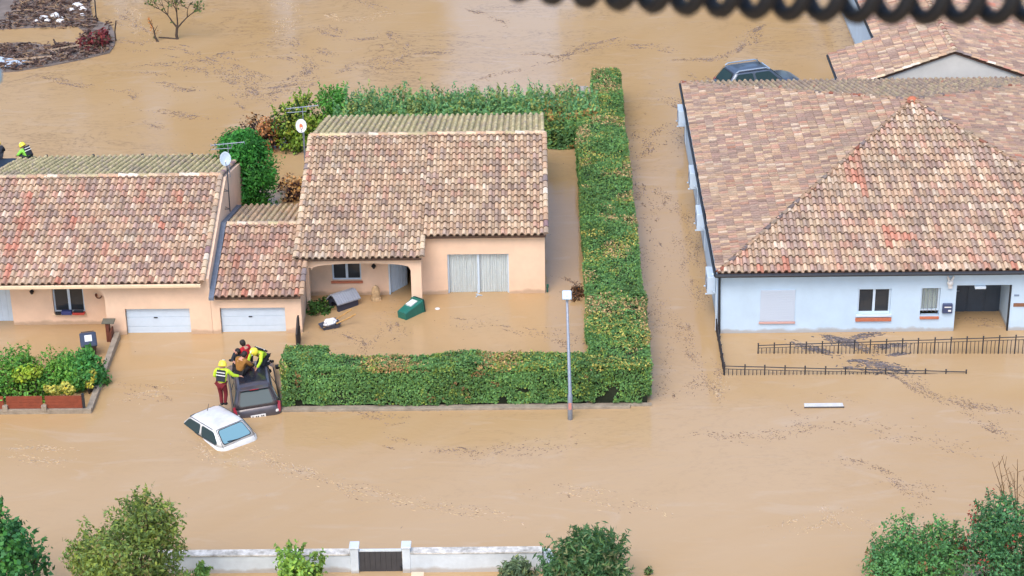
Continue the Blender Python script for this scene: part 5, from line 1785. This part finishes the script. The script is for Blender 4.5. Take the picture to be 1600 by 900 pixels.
def person(label, loc, yaw, J, jacket, trousers, boots, helmet=None, hair=None, vest=None, sleeves=True, bare_leg=False, gloves=None):
    """joints in metres, figure facing local +Y; body is one skinned surface, clothes are its children"""
    t = thing("person", loc, label, "person", rot=(0, 0, R(yaw)))
    J = {k: Vector(v) for k, v in J.items()}
    ub = J['chest'].lerp(J['neck'], .62)
    head = J['head']
    hd = (head - J['neck']).normalized()
    face = J.get('face', Vector((0, 1, 0)))
    face = (face - hd * face.dot(hd)).normalized()
    V = [J['pel'], J['chest'], ub, J['neck'], J['neck'].lerp(head, .55), head + face * .012, head + hd * .085]
    rad = [.115, .125, .115, .052, .062, .088, .062]
    E = [(0, 1), (1, 2), (2, 3), (3, 4), (4, 5), (5, 6)]
    def add(p, r, a):
        V.append(Vector(p)); rad.append(r); E.append((a, len(V) - 1)); return len(V) - 1
    nose = add(head + face * .105 - hd * .005, .016, 5)
    for sd in 'LR':
        a = add(J['sh' + sd], .055, 2)
        a = add(J['el' + sd], .043, a)
        w = add(J['wr' + sd], .028, a)
        fd = (J['wr' + sd] - J['el' + sd]).normalized()
        lat = fd.cross(Vector((0, 0, 1)))
        lat = lat.normalized() if lat.length > .1 else Vector((1, 0, 0))
        palm = add(J['wr' + sd] + fd * .075, .032, w)
        for k, ln in enumerate((.062, .075, .07, .055)):
            off = lat * (.03 - .02 * k)
            f1 = add(V[palm] + fd * .035 + off, .010, palm)
            f2 = add(V[f1] + fd * ln * .55 + fd.cross(lat) * .012, .009, f1)
            add(V[f2] + fd * ln * .4 + fd.cross(lat) * .022, .0075, f2)
        th = add(J['wr' + sd] + fd * .04 + lat * .045, .012, w)
        add(V[th] + fd * .045 + lat * .02, .010, th)
        h = add(J['hip' + sd], .085, 0)
        k = add(J['kn' + sd], .058, h)
        an = add(J['an' + sd], .038, k)
        add(J['to' + sd], .034, an)
    skin_obj("body", V, E, rad, M['skin'], t, 1)
    # jacket
    V = [J['pel'].lerp(J['chest'], .08), J['chest'], ub, J['neck'] - hd * .02]
    rad = [(.165, .14), (.17, .145), (.145, .125), .075]
    E = [(0, 1), (1, 2), (2, 3)]
    for sd in 'LR':
        V.append(J['sh' + sd]); rad.append(.083); E.append((2, len(V) - 1))
        V.append(J['el' + sd]); rad.append(.064); E.append((len(V) - 2, len(V) - 1))
        if sleeves:
            V.append(J['el' + sd].lerp(J['wr' + sd], .92)); rad.append(.048); E.append((len(V) - 2, len(V) - 1))
    skin_obj("jacket", V, E, rad, jacket, t, 2, 1)
    V = [J['pel'] + Vector((0, 0, .03))]
    rad = [.145]
    E = []
    for sd in 'LR':
        V.append(J['hip' + sd]); rad.append(.105); E.append((0, len(V) - 1))
        V.append(J['kn' + sd]); rad.append(.078); E.append((len(V) - 2, len(V) - 1))
        V.append(J['kn' + sd].lerp(J['an' + sd], .45 if bare_leg else .93)); rad.append(.06); E.append((len(V) - 2, len(V) - 1))
    skin_obj("trousers", V, E, rad, trousers, t, 2, 0)
    for sd in 'LR':
        a, b = J['an' + sd], J['to' + sd]
        d = (b - a)
        skin_obj("boot", [a + Vector((0, 0, .09)), a, a.lerp(b, .55), b], [(0, 1), (1, 2), (2, 3)], [.058, .06, .052, .045], boots, t, 2, 0)
    q = hd.to_track_quat('Z', 'Y').to_matrix()
    if helmet:
        b = MB()
        b.lathe(head, [(.135, -.035), (.15, -.045), (.152, -.02), (.14, .0), (.135, .05), (.115, .10), (.075, .135), (.0, .15)], 18, M=q)
        hm = b.build("helmet", helmet, t, local=True, smooth=True)
        b = MB()
        b.prism([head + q @ Vector((x, 0, z)) - (head + q @ Vector((0, 0, 0))) + head for x, z in ((-.016, .1), (.016, .1), (.016, .165), (-.016, .165))], face * .1)
        b.tube([head + face * .13 + hd * .03, head + face * .155 + hd * .03], [.04, .03], 8)
        b.build("helmet_lamp", M['reflective'], hm, local=True)
    if hair:
        b = MB()
        side = face.cross(hd)
        Mq = Matrix((side, face, hd)).transposed()
        b.lathe(head - face * .018 + hd * .012, [(.0, -.13), (.07, -.11), (.098, -.05), (.108, .02), (.092, .075), (.055, .105), (.0, .118)], 14, M=Mq)
        vs = [(Vector(v)) for v in b.v]
        b.v = [tuple(v - face * .0 if (v - head).dot(face) < .045 else v - face * ((v - head).dot(face) - .045)) for v in vs]
        b.build("hair", hair, t, local=True, smooth=True)
    for s_ in (-1, 1):
        e = MB(); e.lathe(head + face * .083 + face.cross(hd) * .034 * s_ + hd * .018, [(0, -.012), (.012, 0), (0, .012)], 8); e.build("eye", M['black'], t, local=True)
    mo = MB(); c = head + face * .088 - hd * .05; sx = face.cross(hd); mo.tube([c - sx * .025, c + sx * .025], .009, 6); mo.build("mouth", M['dark_red'], t, local=True)
    if vest:
        # buoyancy harness: dark panels with pale bands lying on the back
        bk = -(J['chest'] - J['pel']).cross(J['shR'] - J['shL']).normalized()
        if bk.dot(face) > 0:
            bk = -bk
        up = (J['neck'] - J['pel']).normalized()
        sx = up.cross(bk).normalized()
        c0 = J['chest'] + up * .07
        Mv = Matrix((sx, bk, up)).transposed().to_4x4()
        Mv.translation = c0
        b = MB()
        b.box((-.155, .125, .0), (.155, .19, .17), M=Mv, bevel=.02)
        b.box((-.16, .125, -.24), (.16, .185, -.04), M=Mv, bevel=.02)
        hv = b.build("harness", M['navy'], t, local=True)
        b = MB()
        b.box((-.15, .191, .07), (.15, .2, .10), M=Mv)
        b.box((-.165, .15, -.035), (.165, .195, -.003), M=Mv, bevel=.005)
        b.build("reflective_band", M['reflective'], hv, local=True)
    return t

# rescuer standing on the white car, leaning over to the people on the dark roof
person("rescuer in yellow helmet and lime jacket standing on the white car roof", (-9.86, -10.22, .44), -12,
       dict(pel=(0, 0, .90), chest=(.02, .07, 1.16), neck=(.03, .13, 1.42), head=(.03, .17, 1.55), face=(.3, .9, -.3),
            shL=(-.19, .10, 1.36), elL=(-.28, .12, 1.10), wrL=(-.22, .34, 1.0), shR=(.22, .12, 1.35), elR=(.36, .25, 1.12), wrR=(.50, .46, 1.0),
            hipL=(-.09, 0, .86), knL=(-.07, .06, .47), anL=(-.05, 0, .09), toL=(-.06, .16, .04),
            hipR=(.09, 0, .86), knR=(.10, .10, .48), anR=(.06, .03, .09), toR=(.08, .19, .04)),
       M['hivis'], M['dark_red'], M['black_cloth'], helmet=M['helmet'], vest=True)
# evacuee in a brown jacket sitting on the dark roof
person("dark haired person in a brown jacket sitting hunched on the dark car roof", (-9.42, -8.75, .90), -35,
       dict(pel=(0, 0, .13), chest=(0, .07, .38), neck=(.02, .17, .60), head=(.04, .25, .70), face=(.3, .8, -.35),
            shL=(-.19, .13, .54), elL=(-.24, .30, .33), wrL=(-.08, .46, .30), shR=(.2, .14, .54), elR=(.27, .30, .32), wrR=(.14, .50, .28),
            hipL=(-.1, .05, .12), knL=(-.16, .42, .36), anL=(-.14, .52, .0), toL=(-.14, .68, -.02),
            hipR=(.1, .05, .12), knR=(.2, .40, .34), anR=(.24, .56, .0), toR=(.26, .72, -.02)),
       M['brown_cloth'], M['black_cloth'], M['black_cloth'], hair=M['hair'], bare_leg=True)
# person in red with a child-height lean towards the brown jacket
person("dark haired person in a red top sitting at the front of the dark car roof", (-9.25, -7.75, .84), 62,
       dict(pel=(0, 0, .13), chest=(0, .06, .40), neck=(.0, .14, .63), head=(.0, .20, .75), face=(.1, .9, -.25),
            shL=(-.19, .10, .57), elL=(-.25, .28, .38), wrL=(-.12, .46, .40), shR=(.19, .10, .57), elR=(.25, .30, .38), wrR=(.12, .48, .38),
            hipL=(-.1, .04, .12), knL=(-.14, .42, .32), anL=(-.12, .60, .02), toL=(-.12, .76, .0),
            hipR=(.1, .04, .12), knR=(.14, .42, .32), anR=(.12, .60, .02), toR=(.12, .76, .0)),
       M['red_cloth'], M['navy'], M['black_cloth'], hair=M['hair'])
person("small dark haired person leaning between the red top and the brown jacket", (-9.55, -7.75, .78), 170,
       dict(pel=(0, 0, .12), chest=(0, .05, .32), neck=(.0, .12, .50), head=(.0, .18, .60), face=(.5, .8, -.2),
            shL=(-.15, .09, .45), elL=(-.2, .22, .28), wrL=(-.1, .36, .30), shR=(.15, .09, .45), elR=(.2, .22, .28), wrR=(.1, .36, .3),
            hipL=(-.08, .03, .1), knL=(-.1, .32, .24), anL=(-.1, .44, .02), toL=(-.1, .56, .0),
            hipR=(.08, .03, .1), knR=(.1, .32, .24), anR=(.1, .44, .02), toR=(.1, .56, .0)),
       M['navy'], M['black_cloth'], M['black_cloth'], hair=M['hair'])
# rescuer kneeling and bending over the roof
person("rescuer in yellow helmet and pale lime jacket kneeling and bending over the dark car roof", (-8.72, -7.95, .84), 145,
       dict(pel=(0, -.12, .36), chest=(0, .10, .52), neck=(.0, .31, .66), head=(.0, .41, .73), face=(.0, .7, -.7),
            shL=(-.19, .24, .62), elL=(-.27, .38, .40), wrL=(-.18, .52, .16), shR=(.19, .24, .62), elR=(.3, .34, .40), wrR=(.22, .54, .16),
            hipL=(-.1, -.12, .33), knL=(-.12, .14, .07), anL=(-.12, -.28, .05), toL=(-.12, -.45, .03),
            hipR=(.1, -.12, .33), knR=(.12, .14, .07), anR=(.12, -.28, .05), toR=(.12, -.45, .03)),
       M['hivis'], M['navy'], M['black_cloth'], helmet=M['helmet'], vest=True)
crouch = dict(pel=(0, 0, .13), chest=(.0, .09, .33), neck=(.0, .20, .49), head=(.0, .27, .58), face=(.0, .9, -.4),
              shL=(-.18, .15, .44), elL=(-.25, .30, .25), wrL=(-.18, .46, .16), shR=(.18, .15, .44), elR=(.25, .30, .25), wrR=(.18, .46, .16),
              hipL=(-.1, .02, .12), knL=(-.17, .38, .26), anL=(-.14, .18, .05), toL=(-.15, .34, .03),
              hipR=(.1, .02, .12), knR=(.17, .38, .26), anR=(.14, .18, .05), toR=(.15, .34, .03))
person("rescuer in yellow helmet and green jacket crouching on the back edge of the left roof", (-20.1, 7.78, 2.44), 55, crouch, M['hivis_green'], M['navy'], M['black_cloth'], helmet=M['helmet'], vest=True)
person("helmeted rescuer cut off by the left picture edge on the back of the left roof", (-21.36, 7.9, 2.46), 12, crouch, M['navy'], M['navy'], M['black_cloth'], helmet=M['helmet'])

# dark sheet on the neighbouring roof corner
t = thing("dark_canopy", (-21.2, 7.0, 0), "dark blue flat canopy at the left picture edge beside the left roof", "canopy")
b = MB(); b.prism([(-23.4, 4.0, 2.45), (-20.75, 5.6, 2.45), (-20.62, 7.95, 2.40), (-23.4, 8.0, 2.40)], (0, 0, .05)); b.build("sheet", mat("dark_blue_sheet", (.02, .035, .06), .5, .2, 2), t)
for x, y in ((-23.2, 7.7), (-20.8, 7.7), (-20.9, 5.9)):
    b = MB(); b.tube([(x, y, -.6), (x, y, 2.4)], .04, 8); b.build("post", M['dark_metal'], t)

# ================================================================== FLOATING AND STANDING OBJECTS
def wheelie_bin(label, loc, rot, colr, lidc, patch):
    t = thing("wheelie_bin", loc, label, "bin")
    t.rotation_euler = rot.to_euler()
    m = mat("bin_" + label.split()[0], colr, .5, .12, 5)
    b = MB()
    def rr(w, d, z, r=.06):
        out = []
        for cx, cy, a0 in ((w - r, d - r, 0), (-w + r, d - r, 90), (-w + r, -d + r, 180), (w - r, -d + r, 270)):
            for k in range(4):
                a = R(a0 + 30 * k)
                out.append((cx + r * math.cos(a), cy + r * math.sin(a), z))
        return out
    b.loft([rr(.20, .22, 0), rr(.21, .235, .05), rr(.265, .30, .88), rr(.285, .32, .885), rr(.285, .32, .95)])
    bo = b.build("body", m, t, local=True)
    b = MB()
    b.loft([rr(.30, .34, .955), rr(.30, .34, 1.0), rr(.26, .29, 1.05), rr(.1, .12, 1.065)])
    b.build("lid", mat("bin_lid_" + label.split()[0], lidc, .5), t, local=True)
    for s_ in (-1, 1):
        w_ = MB(); w_.tube([(s_ * .2, .24, .09), (s_ * .26, .24, .09)], .10, 16); w_.build("wheel", M['black'], t, local=True)
    h = MB(); h.tube([(-.22, .37, .93), (-.22, .42, .95), (.22, .42, .95), (.22, .37, .93)], .018, 6); h.build("handle", m, t, local=True)
    if patch == 'side':
        p = MB(); p.box((-.13, -.345, .42), (.13, -.275, .80), M=Matrix.Translation((0, .02, 0)), bevel=.004)
        p.build("label_sheet", M['cloth_white'], bo, local=True)
    else:
        p = MB(); p.box((-.13, -.17, 1.055), (.13, .14, 1.078), bevel=.01); p.build("label_sheet", M['cloth_white'], bo, local=True)
    return t
# axis of the fallen bin points away to the right
ax = Vector((.62, .78, .13)).normalized()
frontn = Vector((-.2, -.25, .95))
yv = -(frontn - ax * frontn.dot(ax)).normalized()
xv = yv.cross(ax)
wheelie_bin("green wheelie bin floating on its back in front of the arched porch pier", tuple(Vector((-4.12, -2.62, .08))), Matrix((xv, yv, ax)).transposed(), S(38, 122, 108, .8), S(26, 74, 66, .8), 'side')
wheelie_bin("charcoal wheelie bin tilted in the water by the gate, square white patch on its lid", (-15.45, -5.1, -.22), Matrix.Rotation(R(14), 3, 'Z') @ Matrix.Rotation(R(22), 3, 'X'), S(66, 56, 58, .8), S(62, 74, 96, .8), 'lid')

def kennel():
    t = thing("dog_kennel", (-6.4, -1.45, -.14), "plastic dog kennel with grey ridged roof and dark base, tipped in the flooded porch", "kennel")
    t.rotation_euler = (Matrix.Rotation(R(40), 3, 'Z') @ Matrix.Rotation(R(2), 3, 'Y') @ Matrix.Rotation(R(-4), 3, 'X')).to_euler()
    L_, W_, hz = .46, .31, .44
    b = MB()
    # front and back end walls with the entrance arch cut through the front (towards -X)
    arc = [(-.2, 0)] + [(-.2 * math.cos(a), .24 + .2 * math.sin(a)) for a in [math.pi * k / 8 for k in range(9)]] + [(.2, 0)]
    out = [(W_, 0), (W_, hz), (0, hz + .20), (-W_, hz), (-W_, 0)]
    poly = arc + out
    b.prism([(-L_, y, z) for y, z in poly], (.04, 0, 0))
    b.prism([(L_ - .04, y, z) for y, z in out], (.04, 0, 0))
    b.box((-L_ + .04, -W_, 0), (L_ - .04, -W_ + .03, hz)); b.box((-L_ + .04, W_ - .03, 0), (L_ - .04, W_, hz))
    b.box((-L_ + .04, -W_ + .03, 0), (L_ - .04, W_ - .03, .03))
    b.build("base", mat("kennel_navy", S(62, 66, 84, .7), .6), t, local=True)
    r_ = MB()
    prof = [(-W_ - .08, hz - .05), (-W_ + .06, hz + .09), (-.08, hz + .24), (.08, hz + .24), (W_ - .06, hz + .09), (W_ + .08, hz - .05)]
    n = 10
    for k in range(n):
        x0_, x1_ = -L_ - .08 + (2 * L_ + .16) * k / n, -L_ - .08 + (2 * L_ + .16) * (k + 1) / n - .012
        lo = [(y, z) for y, z in prof]
        hi = [(y * 1.04, z + .05) for y, z in prof]
        r_.prism([(x0_, y, z) for y, z in lo + hi[::-1]], (x1_ - x0_, 0, 0))
    lo = [(y, z) for y, z in prof]; hi = [(y * 1.02, z + .035) for y, z in prof]
    r_.prism([(-L_ - .075, y, z) for y, z in lo + hi[::-1]], (2 * L_ + .15, 0, 0))
    r_.build("roof", mat("kennel_grey", S(158, 166, 180, .85), .6, .1, 5), t, local=True)
kennel()

def barrow():
    t = thing("wheelbarrow", (-6.78, -3.25, 0), "slate grey wheelbarrow tub afloat with a white bag in it and two pale wooden handles", "wheelbarrow")
    t.rotation_euler = (0, R(-6), R(24))
    b = MB()
    def q(w, l, z, dx=0):
        return [(l + dx, w, z), (-l + dx, w * .8, z), (-l + dx, -w * .8, z), (l + dx, -w, z)]
    b.loft([q(.17, .22, -.12), q(.26, .36, .16), q(.28, .38, .17), q(.24, .34, .155), q(.15, .2, -.02)], cap1=True)
    b.build("tub", mat("tub_slate", S(78, 86, 108, .75), .55, .15, 5), t, local=True)
    for s_ in (-1, 1):
        h = MB(); h.tube([(.22, s_ * .14, .14), (.66, s_ * .2, .24), (1.0, s_ * .22, .34)], [.034, .03, .034], 8); h.build("handle", M['wood'], t, local=True)
    c = thing("white_bag", (-6.76, -3.2, .12), "crumpled white bag lying in the grey wheelbarrow tub", "bag")
    bm = bmesh.new(); bmesh.ops.create_icosphere(bm, subdivisions=3, radius=1)
    m = MB()
    vs = np.array([tuple(v.co) for v in bm.verts]); f = [[v.index for v in fc.verts] for fc in bm.faces]; bm.free()
    k = .75 + .6 * vnoise(vs, 2.2)
    m.add([(v[0] * .26 * kk - .0, v[1] * .15 * kk, v[2] * .14 * kk + .06) for v, kk in zip(vs, k)], f)
    m.build("sack", M['cloth_white'], c, local=True)
    c.rotation_euler = (0, 0, R(24))
barrow()

t = thing("stone_statue", (-5.2, -.95, 0), "weathered beige garden stone standing against the porch wall", "stone ornament")
b = MB()
rings = []
for z, w_, d_ in ((-.5, .2, .16), (-.02, .2, .16), (.12, .19, .15), (.14, .16, .12), (.34, .17, .13), (.46, .15, .11), (.56, .1, .08), (.62, .04, .03)):
    rings.append([(-5.2 + w_ * math.cos(2 * math.pi * k / 14) * (1 + .08 * math.sin(3 * k + z * 9)), -.95 + d_ * math.sin(2 * math.pi * k / 14) * (1 + .08 * math.cos(2 * k + z * 7)), z) for k in range(14)])
b.loft(rings); b.build("block", mat("worn_limestone", S(205, 175, 135, .85), .95, .35, 8, bump=.6, bscale=20), t)

t = thing("white_plank", (10.82, -9.78, 0), "pale white board floating in the road before the metal railings", "board")
b = MB(); b.box((10.16, -9.93, -.03), (11.5, -9.66, .05), bevel=.012); b.build("board", mat("board_white", (.62, .63, .62), .7, .15, 6), t)
b = MB(); b.box((10.14, -9.95, -.06), (11.52, -9.925, .052)); b.build("edge_strip", mat("dark_edge", (.1, .09, .085), .7), t)  # darker strip along the near side of the board

def small(name, label, cat, c, prof, m, sq=(1, 1)):
    b = MB(); b.lathe(c, prof, 12, M=Matrix.Diagonal((sq[0], sq[1], 1)))
    return tag(b.build(name, m, origin=c, smooth=False), label, cat)
small("floating_disc", "small pale round lid floating left of the patio door", "lid", (-2.82, -1.78, 0), [(0, -.02), (.085, -.02), (.095, .01), (.08, .022), (0, .02)], M['cloth_white'])
t = thing("white_stool", (-1.3, -.62, 0), "small white three legged stand floating before the patio door", "stand")
b = MB()
for a in (0, 120, 240):
    b.tube([(-1.3, -.68, .05), (-1.3 + .16 * math.cos(R(a)), -.68 + .16 * math.sin(R(a)), .02)], .016, 6)
b.tube([(-1.3, -.68, -.1), (-1.3, -.68, .48)], .016, 6)
b.build("stand", M['white_paint'], t)
t = thing("garden_spade", (1.38, -.35, 0), "small green tool leaning at the right corner of the centre house", "tool")
b = MB(); b.tube([(1.38, -.42, -.4), (1.36, -.40, .28)], .03, 6); b.box((1.33, -.45, .2), (1.42, -.38, .34), bevel=.015); b.build("tool", mat("green_plastic", S(40, 105, 90, .8), .5), t)

# boxes on the left window sill
t = thing("blue_box", (-16.62, -2.87, .47), "blue flower box on the sill of the left house window", "box")
b = MB(); b.box((-16.85, -2.99, .475), (-16.45, -2.80, .63), bevel=.025); b.box((-17.08, -2.97, .475), (-16.86, -2.81, .57), bevel=.02, mi=1); b.build("trough", [mat("box_blue", S(58, 68, 128, .85), .6), M['black']], t)
t = thing("red_box", (-16.2, -2.87, .47), "red flower box beside the blue one on the left window sill", "box")
b = MB(); b.box((-16.43, -2.99, .475), (-15.98, -2.80, .56), bevel=.02); b.build("trough", mat("box_red", S(196, 66, 56, .85), .6), t)
b = MB(); b.box((-16.40, -2.95, .561), (-16.02, -2.83, .62), bevel=.02); b.build("soil", M['navy'], t)

# ================================================================== DEBRIS BANK, TOP LEFT
def mud_bank():
    b = MB()
    out = [(-27, 25.2), (-24.6, 25.6), (-23.2, 26.3), (-21.6, 27.3), (-20.5, 28.2), (-20.45, 29.4), (-20.7, 31.0), (-21.2, 32.6), (-22.3, 33.5), (-22.9, 36), (-23.5, 39), (-30, 40), (-30, 26)]
    n = len(out)
    b.prism([(x, y, -.5) for x, y in out], (0, 0, .56))
    o = b.build("mud_bank", mat("wet_mud", S(146, 134, 126, .75), .7, .35, 1.1, bump=.6, bscale=4))
    tag(o, kind='structure')
    p = MB(); p.add([(x, y, .068) for x, y in [(-30, 29.6), (-25.2, 29.9), (-23.6, 29.3), (-22.4, 29.2), (-22.2, 31.2), (-23.0, 32.4), (-25, 32.2), (-30, 31.6)]], [tuple(range(8))])
    tag(p.build("puddle", bpy.data.materials["muddy_flood_water"]), kind='structure')
    # branches, boards and litter on the bank
    m = MB()
    pal = [S(98, 76, 66, .8), S(124, 100, 86, .8), S(74, 58, 54, .8), S(160, 134, 108, .8), S(112, 92, 86, .8), S(140, 124, 116, .8)]
    q = random.Random(21)
    def inside(x, y):
        c = False
        for i in range(n):
            (x1, y1), (x2, y2) = out[i], out[(i + 1) % n]
            if (y1 > y) != (y2 > y) and x < (x2 - x1) * (y - y1) / (y2 - y1) + x1:
                c = not c
        return c
    k = 0
    while k < 1700:
        x, y = q.uniform(-27, -20.6), q.uniform(25.4, 39)
        if not inside(x, y) or (29.4 < y < 32.0 and x < -22.4):
            continue
        if x > -22 and y > 30 and q.random() < .8:
            continue
        a = q.random() * 3.14
        l = q.uniform(.1, .6)
        d = Vector((math.cos(a), math.sin(a), q.gauss(0, .15))) * l
        p0 = Vector((x, y, q.uniform(.06, .26)))
        m.tube([p0 - d / 2, p0 + Vector((q.gauss(0, .05), q.gauss(0, .05), .03)), p0 + d / 2], q.uniform(.012, .045), 5, col=q.choice(pal))
        k += 1
    tag(m.build("drift_debris", attr_mat("drift_debris", .95, .3, 6), colors=True), "tangled branches and litter washed up on the mud bank at the top left", "debris", kind='stuff')
    for (x, y, l, a, lb) in ((-24.3, 26.9, 2.3, 12, "long pale beam lying on the mud bank, near the pale blue panel"), (-22.8, 28.5, 1.7, 25, "shorter pale beam on the mud bank next to the red leaves")):
        d = Vector((math.cos(R(a)), math.sin(R(a)), 0)) * l / 2
        bb = MB(); bb.tube([Vector((x, y, .2)) - d, Vector((x, y, .24)) + d], .06, 4)
        tag(bb.build("timber_beam", mat("grey_timber", S(168, 146, 124, .8), .9, .25, 6), origin=(x, y, .2)), lb, "beam")
    bush("red_shrub", "flattened shrub with dark red leaves on the tip of the mud bank", (-21.3, 29.4, 0), cloud((-21.4, 29.3, .25), .7, 1.5, .18, 11, .35, 31), S(122, 52, 58, .8), 900, (.08, .16), accents=[(S(96, 84, 62, .8), 1.4, .55, .6, None)])
    t_ = thing("thin_post", (-22.15, 33.6, 0), "thin dark post at the back of the mud bank", "post")
    bb = MB(); bb.tube([(-22.15, 33.6, -.3), (-22.1, 33.6, 2.2)], .035, 6); bb.build("post", M['dark_metal'], t_)
    t_ = thing("thin_post", (-20.5, 30.1, 0), "short bent stake at the right edge of the mud bank", "post")
    bb = MB(); bb.tube([(-20.5, 30.1, -.3), (-20.52, 30.1, .5), (-20.4, 30.1, 1.1)], .04, 6); bb.build("post", M['bark'], t_)
    t_ = thing("fallen_sheet", (-25.0, 26.3, .1), "pale blue sheet panel at the left picture edge beside the mud bank", "panel")
    bb = MB(); bb.prism([(-25.9, 26.1, .12), (-24.9, 25.9, .12), (-24.2, 26.5, .16), (-25.9, 27.3, .16)], (0, 0, .06)); bb.build("sheet", mat("panel_blue", S(196, 214, 232, .85), .6), t_)
    bb = MB(); bb.tube([(-25.4, 25.95, .1), (-24.9, 25.86, .1), (-24.2, 26.42, .14)], .05, 6); bb.build("edge", M['dark_metal'], t_)
    q2 = random.Random(9)
    spots = [(-24.9, 33.6, .3), (-24.4, 33.9, .35), (-24.6, 33.1, .22), (-25.2, 33.0, .22), (-23.9, 33.0, .28), (-24.0, 33.5, .2), (-23.5, 35.6, .38), (-23.1, 35.0, .3), (-22.95, 34.0, .18), (-23.7, 34.9, .24)]
    words = ["leftmost at the back", "big one near the left", "low one in the middle", "small one nearest the puddle on the left", "flat one nearest the puddle", "small middle one", "largest at the top edge", "second at the top edge", "small one furthest right", "one between the top pair and the rest"]
    for (x, y, s_), wd in zip(spots, words):
        bm = bmesh.new(); bmesh.ops.create_icosphere(bm, subdivisions=2, radius=1)
        vs = np.array([tuple(v.co) for v in bm.verts]); f = [[v.index for v in fc.verts] for fc in bm.faces]; bm.free()
        kk = .7 + .7 * vnoise(vs + x * 5, 1.7)
        m2 = MB(); m2.add([(x + v[0] * s_ * .72 * w2, y + v[1] * s_ * .6 * w2, .16 + v[2] * s_ * .4 * w2) for v, w2 in zip(vs, kk)], f)
        tag(m2.build("plastic_bag", M['cloth_white'], origin=(x, y, .1)), "white rubbish bag on the debris bank, " + wd, "bag", "white bags on the debris bank")
mud_bank()

t = thing("pale_post", (3.35, 18.9, 0), "leaning grey concrete slab behind the far end of the long hedge", "slab")
b = MB(); b.prism([(2.6, 17.6, -.3), (2.95, 17.6, -.3), (3.5, 18.6, 1.35), (3.15, 18.6, 1.35)], (-.12, .3, 0)); b.build("slab", mat("pale_concrete", S(176, 168, 160, .85), .9, .2, 4), t)

# ================================================================== HELICOPTER FITTINGS CLOSE TO THE CAMERA
def coiled_cable():
    rt, up, bk = Vector((1.0, .006, -.015)), Vector((.011, .428, .904)), Vector((.012, -.904, .428))
    A = Vector((1.0053, -75.2717, 35.7718))
    B = Vector((1.2099, -75.2744, 35.7603))
    Cm = Vector((1.1064, -75.2744, 35.7633))
    d = B - A
    turns = 16.3
    n = int(turns * 28)
    m = MB()
    pts = []
    for i in range(n + 1):
        f = i / n
        a = 2 * math.pi * turns * f
        pts.append(A.lerp(B, f) + (Cm - A.lerp(B, .5)) * (4 * f * (1 - f)) + up * (.0178 * math.sin(a)) + rt * (.0036 * math.cos(a)) + bk * (.011 * math.cos(a)))
    m.tube(pts, .0030, 8)
    o = m.build("coiled_cable", mat("black_rubber", (.006, .008, .012), .55), origin=tuple(A), smooth=True)
    tag(o, "black coiled cable hanging out of focus across the top right of the picture", "cable")
coiled_cable()
t = thing("rounded_fitting", (.646, -74.633, 35.495), "pale blue rounded fitting out of focus at the left picture edge", "fitting")
b = MB(); c = Vector((.648, -74.633, 35.495)); b.tube([c + Vector((-.06, 0, .004)), c + Vector((-.012, 0, .001)), c + Vector((-.002, 0, 0)), c + Vector((.003, 0, 0))], [.0125, .0125, .010, .004], 16)
b.build("cap", mat("fitting_paint", S(170, 205, 225, .8), .4), t, smooth=True)
